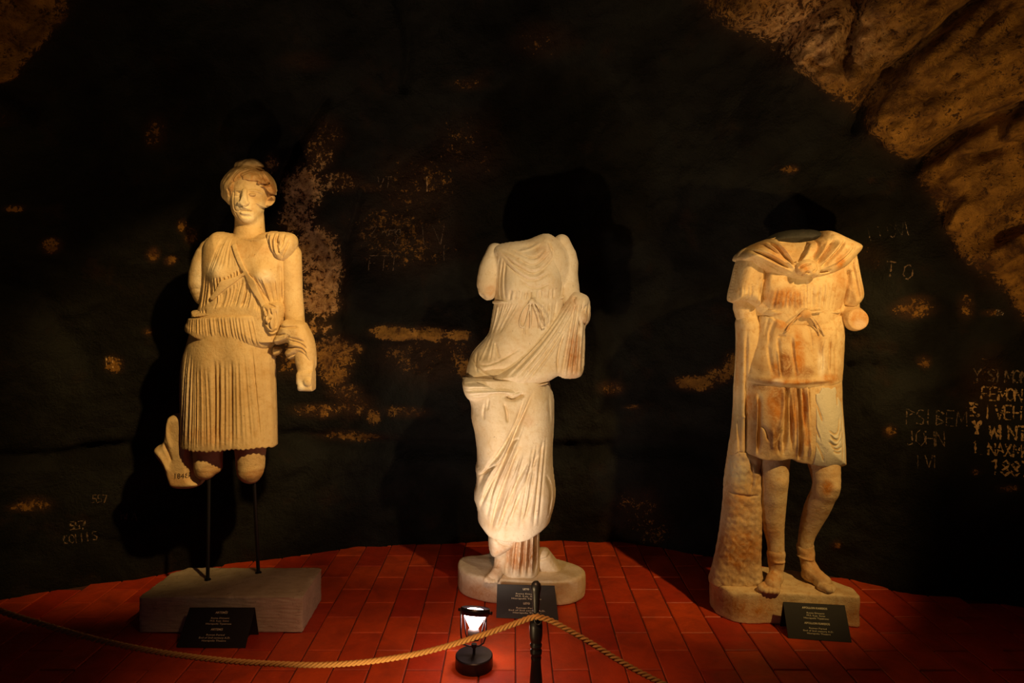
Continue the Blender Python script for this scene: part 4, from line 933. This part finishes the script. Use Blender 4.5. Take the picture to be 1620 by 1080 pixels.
ck = S.build('cloak', M_APO, RP, [((1230, 400), (20, 14), ORANGE, .5), ((1320, 415), (9, 12), ORANGE, .8), ((1295, 390), (14, 16), ORANGE, .35), ((1200, 385), (12, 8), ORANGE, .4)])
S = Sculpt(P, 1236, 1300, 400, 456, -80, -18, 1.1); S.raw = True
kx, kv = pc((838, 505))[0]
S.ell((kx, kv, -52), (18, 13.5, 13), 0); S.ell((kx-9, kv+2, -56), (9, 9, 10), 2); S.ell((kx+12, kv+4, -52), (7, 9, 10), 2)
for Lp in (((720, 510), (780, 470), (860, 450)), ((870, 540), (920, 525), (930, 470)), ((760, 590), (800, 540), (850, 560))): S.line(pc(*Lp), 1.3, -2.4)
S.rough(.5, 4, 52); S.build('cloak_knot', M_APO, ck, [((1262, 425), (9, 8), ORANGE, .6)])
S = Sculpt(P, 1146, 1216, 500, 732, -20, 44, 1.5)       # cloak falling behind the left side
S.pillow(p1s((170, 600), (300, 600), (320, 760), (300, 900), (250, 1080))+pss((200, 300), (230, 870), (60, 840), (20, 862), (25, 780), (60, 560), (78, 300), (82, 60))+p1s((160, 1040), (168, 900), (175, 760)), 10, 24, 14)
for Lp in (((1170, 520), (1168, 600), (1166, 720)), ((1178, 520), (1176, 610), (1178, 720)), ((1162, 640), (1160, 700)), ((1188, 600), (1190, 720))): S.line([(a, b) for a, b in Lp], 1.8, -3.5)
S.line([(1164, 660), (1172, 656), (1180, 660)], 1.6, 1.8); S.rough(.4, 6, 53)
S.build('cloak_fall', M_APO, RP, [((1166, 560), (5, 60), ORANGE, .6), ((1168, 660), (10, 30), (.5, .42, .25), .5)])
S = Sculpt(P, 1206, 1304, 352, 400, -40, 34, 1.4)       # remains of the neck, its shadow painted in as dark grey
S.pillow(pcs((400, 170), (450, 135), (540, 90), (700, 60), (900, 58), (1000, 72), (1030, 130), (980, 230), (700, 260), (450, 230)), 0, 27, 18); S.rough(.8, 6, 60)
nk = S.build('neck_stump', M_NECK, RP); nk['label'] = 'broken neck, shade painted dark grey'
S = Sculpt(P, 1116, 1216, 712, 928, -34, 44, 1.7)       # tree trunk support
S.pillow(p2s((135, 300), (235, 300), (243, 480), (243, 640), (238, 760), (250, 870), (45, 870), (62, 800), (78, 740), (95, 640), (106, 540), (108, 460)), 12, 27, 18)
S.line(p2s((110, 505), (180, 520), (230, 515)), 1.6, -2.2); S.line(p2s((195, 400), (205, 460), (190, 505)), 1.8, -2)
S.rough(1.0, 5, 61); S.rough(.7, 2.4, 64)
S.build('tree_trunk_support', M_APO, RP, [((1165, 740), (14, 26), GREY, .7), ((1170, 800), (24, 22), ORANGE, .5), ((1165, 860), (40, 34), ORANGE, .75), ((1160, 880), (30, 30), BROWN, .4)])
S = Sculpt(P, 1114, 1378, 914, 974, -66, 70, 1.8)       # base
fs = 1/P['s']
S.plan([(x*fs+PX, (d-P['D'])*fs) for x, d in ((.945, 3.24), (.965, 3.34), (1.05, 3.40), (1.36, 3.38), (1.53, 3.24), (1.575, 3.12), (1.565, 3.05), (1.48, 3.07), (1.25, 3.09), (1.03, 3.09), (.965, 3.16))], 921.5, 971, 4)
S.rough(1.0, 11, 62); S.f = np.maximum(S.f, S.V-969).astype(np.float32)
S.ell((1160, 935, -36), (14, 9, 14), 4, True)
S.build('base', M_APO, RP, [((1175, 955), (30, 16), ORANGE, .6), ((1145, 950), (18, 20), BROWN, .5), ((1210, 960), (20, 20), ORANGE, .5), ((1345, 965), (20, 20), ORANGE, .6)])

# ------------------------------------------------------------------ folded name cards on the floor
M_CARD = plain('black_card', (.016, .014, .013), .55, 0, .3)
M_PRINT = plain('cream_print', (.78, .72, .50), .6)
def card(BLc, BRc, TLc, TRc, back, heads, label):
    BLc, BRc, TLc, TRc = map(Vector, (BLc, BRc, TLc, TRc)); o = (BLc+BRc)/2; o.z = 0
    root = empty('name_card', o, label, 'sign')
    n = (BRc-BLc).cross(TLc-BLc).normalized()
    if n.y > 0: n = -n
    t = .003
    def slab(nm, q, nn):
        vs = [p-o for p in q]+[p-nn*t-o for p in q]
        return mesh_obj(nm, vs, [(0, 1, 2, 3), (7, 6, 5, 4), (0, 4, 5, 1), (1, 5, 6, 2), (2, 6, 7, 3), (3, 7, 4, 0)], M_CARD, root)
    fp = slab('front_panel', [BLc, BRc, TRc, TLc], n)
    bk = Vector((0, back, 0)); bl = Vector((TLc.x, TLc.y+back, .001)); br = Vector((TRc.x, TRc.y+back, .001))
    slab('back_panel', [TLc, TRc, br, bl], Vector((0, -1, 0)))
    hd, place = heads
    lines = [(hd[0], .875, 1), ('Roma D\u00f6nemi', .735, 0), ('M.S. II.yy. Sonu', .665, 0), ('Hierapolis Tiyatrosu', .592, 0), (hd[1], .45, 1), ('Roman Period', .315, 0), ('End of 2nd century A.D.', .243, 0), ('Hierapolis Theatre', .172, 0)]
    xc, fnt = place
    for (s_, v_, k_) in lines:
        me = text_mesh(s_, .046 if k_ else fnt, 0, .0006 if k_ else 0)
        for vv in me.vertices: vv.co.y *= 1.7 if k_ else .062/fnt
        for vv in me.vertices:
            u_ = xc+vv.co.x; w_ = v_+vv.co.y
            p = (BLc*(1-u_)+BRc*u_)*(1-w_)+(TLc*(1-u_)+TRc*u_)*w_
            vv.co = p+n*.0008-o
        me.materials.append(M_PRINT); link(bpy.data.objects.new('lettering', me), fp)
    return root
card(W(279, 1023.5, 2.885), W(388, 1025, 2.883), W(300, 961, 2.95), W(403, 961, 2.95), .045, (('ARTEM\u0130S', 'ARTEMIS'), (.515, .047)), 'black folded name card standing before the pale block of the left statue')
card(W(785, 977, 3.151), W(883.5, 980.5, 3.131), W(786.5, 924, 3.205), W(877.5, 926.5, 3.195), .05, (('LETO', 'LETO'), (.50, .061)), 'black folded name card before the rounded base of the middle statue')
card(W(1247, 1009, 2.967), W(1347.5, 1016, 2.929), W(1239, 952, 3.035), W(1336.5, 957.5, 3.00), .035, (('APOLLON KAREIOS', 'APOLLON KAREIOS'), (.50, .049)), 'black folded name card before the base of the right statue')

# ------------------------------------------------------------------ floor lamp
def lathe(prof, seg=40, close=True):
    bm = bmesh.new(); rings = []
    for r, z in prof: rings.append([bm.verts.new((r*math.cos(2*math.pi*i/seg), r*math.sin(2*math.pi*i/seg), z)) for i in range(seg)] if r > 1e-5 else [bm.verts.new((0, 0, z))])
    for a, b in zip(rings[:-1], rings[1:]):
        for i in range(seg):
            j = (i+1) % seg
            if len(a) == 1 and len(b) == 1: continue
            if len(a) == 1: bm.faces.new((a[0], b[j], b[i]))
            elif len(b) == 1: bm.faces.new((a[i], a[j], b[0]))
            else: bm.faces.new((a[i], a[j], b[j], b[i]))
    bmesh.ops.recalc_face_normals(bm, faces=bm.faces); return bm
def tube(bm, pts, r, seg=8):
    pts = [Vector(p) for p in pts]; rings = []
    for i, p in enumerate(pts):
        t = (pts[min(i+1, len(pts)-1)]-pts[max(i-1, 0)]).normalized(); x = Vector((0, 1, 0)).cross(t)
        if x.length < .05: x = Vector((1, 0, 0)).cross(t)
        x.normalize(); y = t.cross(x); rings.append([bm.verts.new(p+(x*math.cos(2*math.pi*k/seg)+y*math.sin(2*math.pi*k/seg))*r) for k in range(seg)])
    for a, b in zip(rings[:-1], rings[1:]):
        for i in range(seg): bm.faces.new((a[i], a[(i+1) % seg], b[(i+1) % seg], b[i]))
    bm.faces.new(rings[0][::-1]); bm.faces.new(rings[-1])
DL = 2.74; lp = W(750, 463, DL); lp.z = 0
lamp = empty('floor_lamp', lp, 'small glowing floor uplight on a black round foot, below the middle statue', 'lamp')
M_DARKM = plain('dark_painted_metal', (.018, .014, .016), .38, .5)
bs = bm_obj('lamp_foot', lathe([(0, 0), (.073, 0), (.075, .003), (.075, .046), (.072, .050), (0, .0505)]), M_DARKM, lamp, True); bs.data.set_sharp_from_angle(angle=math.radians(35))
bm = bmesh.new()
sx = 1/F*DL
zz = lambda py: CH-(py-PY)*DL/F
yk = [(-.053, 0, zz(966)), (-.053, 0, zz(1000)), (-.051, 0, zz(1010)), (-.042, 0, zz(1019)), (-.02, 0, zz(1021.5)), (.02, 0, zz(1021.5)), (.038, 0, zz(1017)), (.046, 0, zz(1008)), (.048, 0, zz(998)), (.048, 0, zz(966))]
tube(bm, yk, .0032); yoke = bm_obj('yoke', bm, M_DARKM, lamp, True)
bm = bmesh.new(); wcone(bm, (0, 0, .049), (0, 0, zz(1020)), .006); wcone(bm, (0, 0, zz(1023)), (0, 0, zz(1018)), .011, .011, 12); bm_obj('swivel', bm, M_DARKM, lamp)
tilt = Vector((.08, .32, 1)).normalized().to_track_quat('Z', 'Y').to_euler()
hz = zz(989)
def lamp_child(nm, bm, mat, par=None, smooth=True):
    o = bm_obj(nm, bm, mat, par or lamp, smooth); o.location = (0, 0, hz); o.rotation_euler = tilt; o.scale = (1.14, 1.14, 1.1); return o
h0 = lamp_child('hood_ring', lathe([(.047, .036), (.050, .036), (.052, .058), (.049, .060), (.046, .058), (.047, .036)]), M_DARKM)
for x_ in (-.055, .055):
    bm = bmesh.new(); wcone(bm, (x_-.007, 0, .047), (x_+.007, 0, .047), .006, .006, 10); lamp_child('pivot_screw', bm, M_DARKM)
k = NT('glowing_bulb_glass'); k.b.inputs['Base Color'].default_value = (1, .9, .85, 1)
k.b.inputs['Emission Color'].default_value = (1, .72, .66, 1); k.b.inputs['Emission Strength'].default_value = 26
bulb = lamp_child('bulb', lathe([(.0, -.012), (.013, -.012), (.017, -.004), (.026, .010), (.036, .028), (.042, .045), (.041, .050), (.022, .056), (0, .058)]), k.m)
M_SOCK = plain('grey_ceramic', (.14, .12, .12), .5)
lamp_child('socket', lathe([(0, -.050), (.012, -.050), (.019, -.044), (.021, -.020), (.018, -.012), (0, -.011)]), M_SOCK)
bm = bmesh.new(); wcone(bm, (-.026, -.004, -.030), (-.014, -.004, -.030), .0075, .006, 12); lamp_child('clamp_screw', bm, plain('pale_metal', (.6, .5, .48), .3, .8))
bm = bmesh.new(); tube(bm, [(-.046, 0, .045), (-.036, 0, .010), (-.028, 0, -.030), (-.018, 0, -.048), (0, 0, -.052), (.020, 0, -.046), (.028, 0, -.030), (.036, 0, .010), (.046, 0, .045)], .0025); lamp_child('bulb_bracket', bm, M_DARKM)

# ------------------------------------------------------------------ barrier post and rope
DP = 2.13; pp_ = W(848, 463, DP); pp_.z = 0
post = empty('barrier_post', pp_, 'black turned barrier post holding up the rope, in front of the middle card', 'post')
zp = lambda py: CH-(py-PY)*DP/F
u_ = DP/F
prof = [(0, zp(918.5)), (4, zp(919.5)), (7, zp(923)), (8.3, zp(928)), (7.6, zp(933)), (6.6, zp(938)), (6.2, zp(948)), (5.4, zp(960)), (4.6, zp(972)), (4.4, zp(977)), (6, zp(980)), (9.8, zp(983)), (10.4, zp(990)), (10.3, zp(1003)), (9.2, zp(1012)), (7.4, zp(1016)), (9.4, zp(1018.5)), (9.2, zp(1022)), (7.2, zp(1025)), (9.4, zp(1028)), (9.2, zp(1033)), (7.4, zp(1036)), (8.6, zp(1039)), (7.6, zp(1044)),
        (8.4, zp(1056)), (10.0, zp(1075)), (10.4, zp(1100)), (9.6, zp(1130)), (8, zp(1150)), (10, zp(1154)), (8, zp(1160)), (9, zp(1172))]
bm_obj('shaft', lathe([(r*u_, z) for r, z in prof]+[(9*u_, .02), (0, .02)], 32), M_BLACK, post, True)
bm_obj('foot_plate', lathe([(0, 0), (.11, 0), (.115, .006), (.11, .014), (.04, .024), (.018, .03), (0, .03)], 40), M_BLACK, post, True)
bm = bmesh.new(); zr = zp(979)
tube(bm, [(.006+.011*math.cos(a), -.016+.004*math.sin(a), zr+.008+.016*math.sin(a)) for a in [i*math.pi/10 for i in range(21)]], .0028); bm_obj('rope_ring', bm, M_BLACK, post, True)

def rope_mat():
    k = NT('coarse_brown_rope'); co = k.coord()
    c = k.mix(k.noise(160, 5, .7, co), (.25, .12, .025), (.42, .22, .06)); k.l(c, k.b.inputs['Base Color']); k.b.inputs['Roughness'].default_value = .85
    k.bump(k.noise(350, 3, .6, co), .5, .002); return k.m
def spline3(ctrl, n):
    c = np.array([list(p) for p in ctrl]); t = np.r_[0, np.cumsum(np.linalg.norm(np.diff(c, axis=0), axis=1))]; m = np.zeros_like(c)
    for i in range(len(c)):
        a, b = max(i-1, 0), min(i+1, len(c)-1); m[i] = (c[b]-c[a])/(t[b]-t[a])
    out = []
    for s in np.linspace(0, t[-1], n):
        i = min(np.searchsorted(t, s, 'right')-1, len(c)-2); h = t[i+1]-t[i]; x = (s-t[i])/h
        out.append((2*x**3-3*x*x+1)*c[i]+(x**3-2*x*x+x)*h*m[i]+(-2*x**3+3*x*x)*c[i+1]+(x**3-x*x)*h*m[i+1])
    return np.array(out)
rl = [W(-260, 868, 2.02), W(-130, 916, 2.04), W(0, 966, 2.06), W(80, 991, 2.07), W(160, 1013, 2.08), W(250, 1031, 2.09), W(350, 1044, 2.10), W(440, 1050, 2.105), W(520, 1051, 2.11), W(600, 1044, 2.115), W(680, 1029, 2.12), W(760, 1005, 2.12), W(815, 986, 2.12), W(838, 977.5, 2.118), W(850, 975, 2.112)]
rr_ = [W(850, 975, 2.112), W(868, 980, 2.115), W(890, 991, 2.11), W(935, 1017, 2.10), W(985, 1048, 2.08), W(1040, 1077, 2.05), W(1120, 1112, 2.0), W(1230, 1140, 1.92), W(1360, 1145, 1.82), W(1500, 1120, 1.70)]
path = np.vstack([spline3(rl, 700), spline3(rr_, 420)[1:]])
orig = path[699].copy()
seglen = np.r_[0, np.cumsum(np.linalg.norm(np.diff(path, axis=0), axis=1))]
tan = np.gradient(path, axis=0); tan /= np.linalg.norm(tan, axis=1, keepdims=True)
up = np.array([0, 0, 1.]); sd = np.cross(tan, up); sd /= np.linalg.norm(sd, axis=1, keepdims=True); u2 = np.cross(sd, tan)
ropo = empty('barrier_rope', Vector(orig), 'sagging twisted brown rope across the whole front, hung on the black post', 'rope')
MR = rope_mat(); RR = .0082; pitch = .045
for k_ in range(3):
    a = seglen/pitch*2*math.pi+k_*2*math.pi/3
    cen = path+(sd*np.cos(a)[:, None]+u2*np.sin(a)[:, None])*RR*.55-orig
    n = len(cen); seg = 6; V = np.zeros((n, seg, 3))
    for i in range(seg):
        b = 2*math.pi*i/seg; V[:, i] = cen+(sd*math.cos(b)+u2*math.sin(b))*RR*.56
    Fq = [(r*seg+i, r*seg+(i+1) % seg, (r+1)*seg+(i+1) % seg, (r+1)*seg+i) for r in range(n-1) for i in range(seg)]
    mesh_obj('strand', V.reshape(-1, 3).tolist(), Fq, MR, ropo, True)

# ------------------------------------------------------------------ names and dates scratched into the soot
ST = {'1': [[(0, .8), (.3, 1), (.3, 0)]], '7': [[(0, 1), (.6, 1), (.25, 0)]], '8': [[(.3, .5), (.05, .75), (.3, 1), (.55, .75), (.3, .5), (.0, .25), (.3, 0), (.6, .25), (.3, .5)]], '5': [[(.6, 1), (.1, 1), (.05, .55), (.5, .5), (.55, .15), (0, 0)]],
      '9': [[(.55, .6), (.1, .6), (.1, 1), (.55, 1), (.5, 0)]], '3': [[(0, 1), (.5, .9), (.2, .55), (.55, .25), (0, 0)]], '.': [[(.1, 0), (.14, .08)]],
      'A': [[(0, 0), (.3, 1), (.6, 0)], [(.12, .4), (.48, .4)]], 'B': [[(0, 0), (0, 1), (.5, .8), (0, .5), (.55, .25), (0, 0)]], 'D': [[(0, 0), (0, 1), (.5, .7), (.5, .3), (0, 0)]], 'E': [[(.5, 1), (0, 1), (0, 0), (.5, 0)], [(0, .5), (.4, .5)]], 'F': [[(.5, 1), (0, 1), (0, 0)], [(0, .5), (.4, .5)]],
      'C': [[(.5, .85), (.25, 1), (0, .6), (.1, .1), (.5, .08)]], 'G': [[(.5, .85), (.25, 1), (0, .6), (.1, .1), (.5, .08), (.5, .45), (.3, .45)]],
      'H': [[(0, 0), (0, 1)], [(.55, 0), (.55, 1)], [(0, .5), (.55, .5)]], 'I': [[(.1, 0), (.1, 1)]], 'J': [[(.4, 1), (.4, .1), (.1, 0), (0, .2)]], 'K': [[(0, 0), (0, 1)], [(.5, 1), (0, .45), (.55, 0)]], 'L': [[(0, 1), (0, 0), (.5, 0)]],
      'M': [[(0, 0), (.05, 1), (.35, .3), (.65, 1), (.7, 0)]], 'N': [[(0, 0), (0, 1), (.55, 0), (.55, 1)]], 'O': [[(.3, 0), (.0, .3), (.05, .8), (.3, 1), (.55, .8), (.6, .3), (.3, 0)]], 'P': [[(0, 0), (0, 1), (.5, .8), (0, .5)]], 'R': [[(0, 0), (0, 1), (.5, .75), (0, .5), (.5, 0)]],
      'S': [[(.55, .9), (.2, 1), (0, .7), (.5, .35), (.4, .02), (0, .1)]], 'T': [[(0, 1), (.6, 1)], [(.3, 1), (.3, 0)]], 'U': [[(0, 1), (.05, .1), (.5, 0), (.55, 1)]], 'V': [[(0, 1), (.3, 0), (.6, 1)]], 'W': [[(0, 1), (.15, 0), (.35, .8), (.55, 0), (.7, 1)]], 'X': [[(0, 0), (.5, 1)], [(0, 1), (.5, 0)]], 'Y': [[(0, 1), (.3, .5), (.6, 1)], [(.3, .5), (.3, 0)]], 'Z': [[(0, 1), (.5, 1), (0, 0), (.55, 0)]],
      'a': [[(.5, .5), (.2, .6), (0, .2), (.3, 0), (.5, .5), (.5, 0)]], 'n': [[(0, 0), (0, .6)], [(0, .4), (.3, .6), (.5, 0)]], 'm': [[(0, 0), (0, .6), (.3, .5), (.3, 0)], [(.3, .5), (.6, .6), (.6, 0)]], 'i': [[(.1, 0), (.1, .6)]]}
CAMV = Vector((0, 0, CH))
def wall_at(px, py):
    d = (W(px, py, 1)-CAMV).normalized(); h = BVH.ray_cast(CAMV, d); return h[0], h[1]
def scratch(parent, px, py, hpx, text, mat, w_=.7, slant=0, rot=0, gap=.66):
    """chipped strokes; their outlines are laid on the rock as thin raised edges"""
    bm = bmesh.new(); x = 0; cr, sr = math.cos(math.radians(rot)), math.sin(math.radians(rot))
    for c in text:
        if c == ' ': x += .5; continue
        for stv in ST[c]:
            pl = []
            for (a, b), (a2, b2) in zip(stv[:-1], stv[1:]):
                n = max(2, int(math.hypot(a2-a, b2-b)*hpx/2.5))
                for q in range(n): pl.append((a+(a2-a)*q/n, b+(b2-b)*q/n))
            pl.append(stv[-1]); hits = []
            for (a, b) in pl:
                lx = (x+a+slant*b)*hpx+random.uniform(-.4, .4); ly = -(b-.5)*hpx+random.uniform(-.4, .4)
                h, n_ = wall_at(px+lx*cr-ly*sr, py+lx*sr+ly*cr)
                if h is not None: hits.append((h, n_))
            prev = None
            for i, (h, n_) in enumerate(hits):
                t = (hits[min(i+1, len(hits)-1)][0]-hits[max(i-1, 0)][0])
                if t.length < 1e-6: continue
                t.normalize(); sdv = t.cross(n_).normalized(); ww = w_*.0036*random.uniform(.25, 1.25)
                if n_.dot(CAMV-h) < 0: n_ = -n_
                cur = [bm.verts.new(h+sdv*ww+n_*.0005), bm.verts.new(h+n_*.003), bm.verts.new(h-sdv*ww+n_*.0005)]
                if prev and random.random() > .12:
                    bm.faces.new((prev[0], prev[1], cur[1], cur[0])); bm.faces.new((prev[1], prev[2], cur[2], cur[1]))
                prev = cur
        x += gap
    return bm_obj('graffiti_lettering', bm, mat, parent)
def scratch_mat(name, c1, c2, cover):
    k = NT(name); co = k.n('ShaderNodeNewGeometry').outputs['Position']
    k.l(k.mix(k.ramp(k.noise(70, 6, .7, co), [(cover, (0, 0, 0)), (cover+.12, (1, 1, 1))]), (.018, .015, .012), k.mix(k.noise(40, 4, .6, co), c1, c2)), k.b.inputs['Base Color']); k.b.inputs['Roughness'].default_value = .85; return k.m
M_S1 = scratch_mat('scratched_ochre_rock', (.40, .22, .08), (.62, .40, .18), .40)
M_S2 = scratch_mat('scratched_dim_rock', (.14, .09, .06), (.24, .15, .09), .42)
M_S3 = scratch_mat('scratched_pale_rock', (.42, .30, .22), (.55, .42, .34), .52)
wb = bpy.data.objects['wall_back']; wr = bpy.data.objects['wall_right']; wl = bpy.data.objects['wall_left']
for (par, x, y, h, t, m, w_, sl, ro) in (
        (wr, 1540, 592, 20, 'Y SIMON', M_S2, 1.2, 0, 3), (wr, 1553, 622, 20, 'FEMON', M_S1, 1.3, 0, 3), (wr, 1537, 647, 22, 'K', M_S1, 2.6, 0, 0), (wr, 1560, 651, 22, 'IVEH', M_S1, 1.1, 0, 2), (wr, 1539, 676, 22, 'Y', M_S1, 2.6, 0, 0), (wr, 1566, 682, 23, 'WINT', M_S1, 1.4, -.08, 4),
        (wr, 1538, 708, 20, '1.NAXMA', M_S1, 1.2, -.08, 4), (wr, 1568, 738, 24, '1887', M_S1, 1.4, 0, 5), (wr, 1434, 659, 24, 'PSIBEM', M_S2, .9, 0, 2), (wr, 1434, 692, 24, 'JOHN', M_S2, 1.0, -.08, 2), (wr, 1450, 730, 20, 'IVI', M_S2, .9, 0, 0),
        (wr, 1376, 370, 22, 'LIOVI', M_S3, .8, -.1, -8), (wr, 1402, 425, 24, 'T O', M_S2, 1.2, 0, 8), (wr, 1576, 494, 8, 'ZW', M_S3, 1.2, 0, 4),
        (wb, 585, 367, 16, 'Z nmai', M_S2, .9, .2, -4), (wb, 625, 380, 12, 'Z', M_S2, .9, 0, 0), (wb, 668, 372, 30, 'IV', M_S2, .8, -.1, 0), (wb, 583, 416, 24, 'FTT', M_S2, .8, .1, 0), (wb, 673, 292, 26, 'I', M_S1, 1.3, 0, 0), (wb, 596, 288, 18, 'VT', M_S2, 1.2, .1, 0), (wb, 700, 400, 24, 'I', M_S2, .7, 0, 0),
        (wl, 110, 832, 13, '557', M_S2, 1.2, 0, -4), (wl, 100, 854, 14, 'COIIIS', M_S2, 1.1, 0, -8), (wl, 146, 789, 12, '557', M_S2, .9, 0, 0), (wl, 168, 573, 18, 'H', M_S1, 1.1, 0, 0), (wl, 190, 815, 14, 'WIA', M_S2, .6, 0, 3)):
    scratch(par, x, y, h, t, m, w_, sl, ro)
print('objects', len(bpy.data.objects), 'polys', sum(len(o.data.polygons) for o in bpy.data.objects if o.type == 'MESH'))
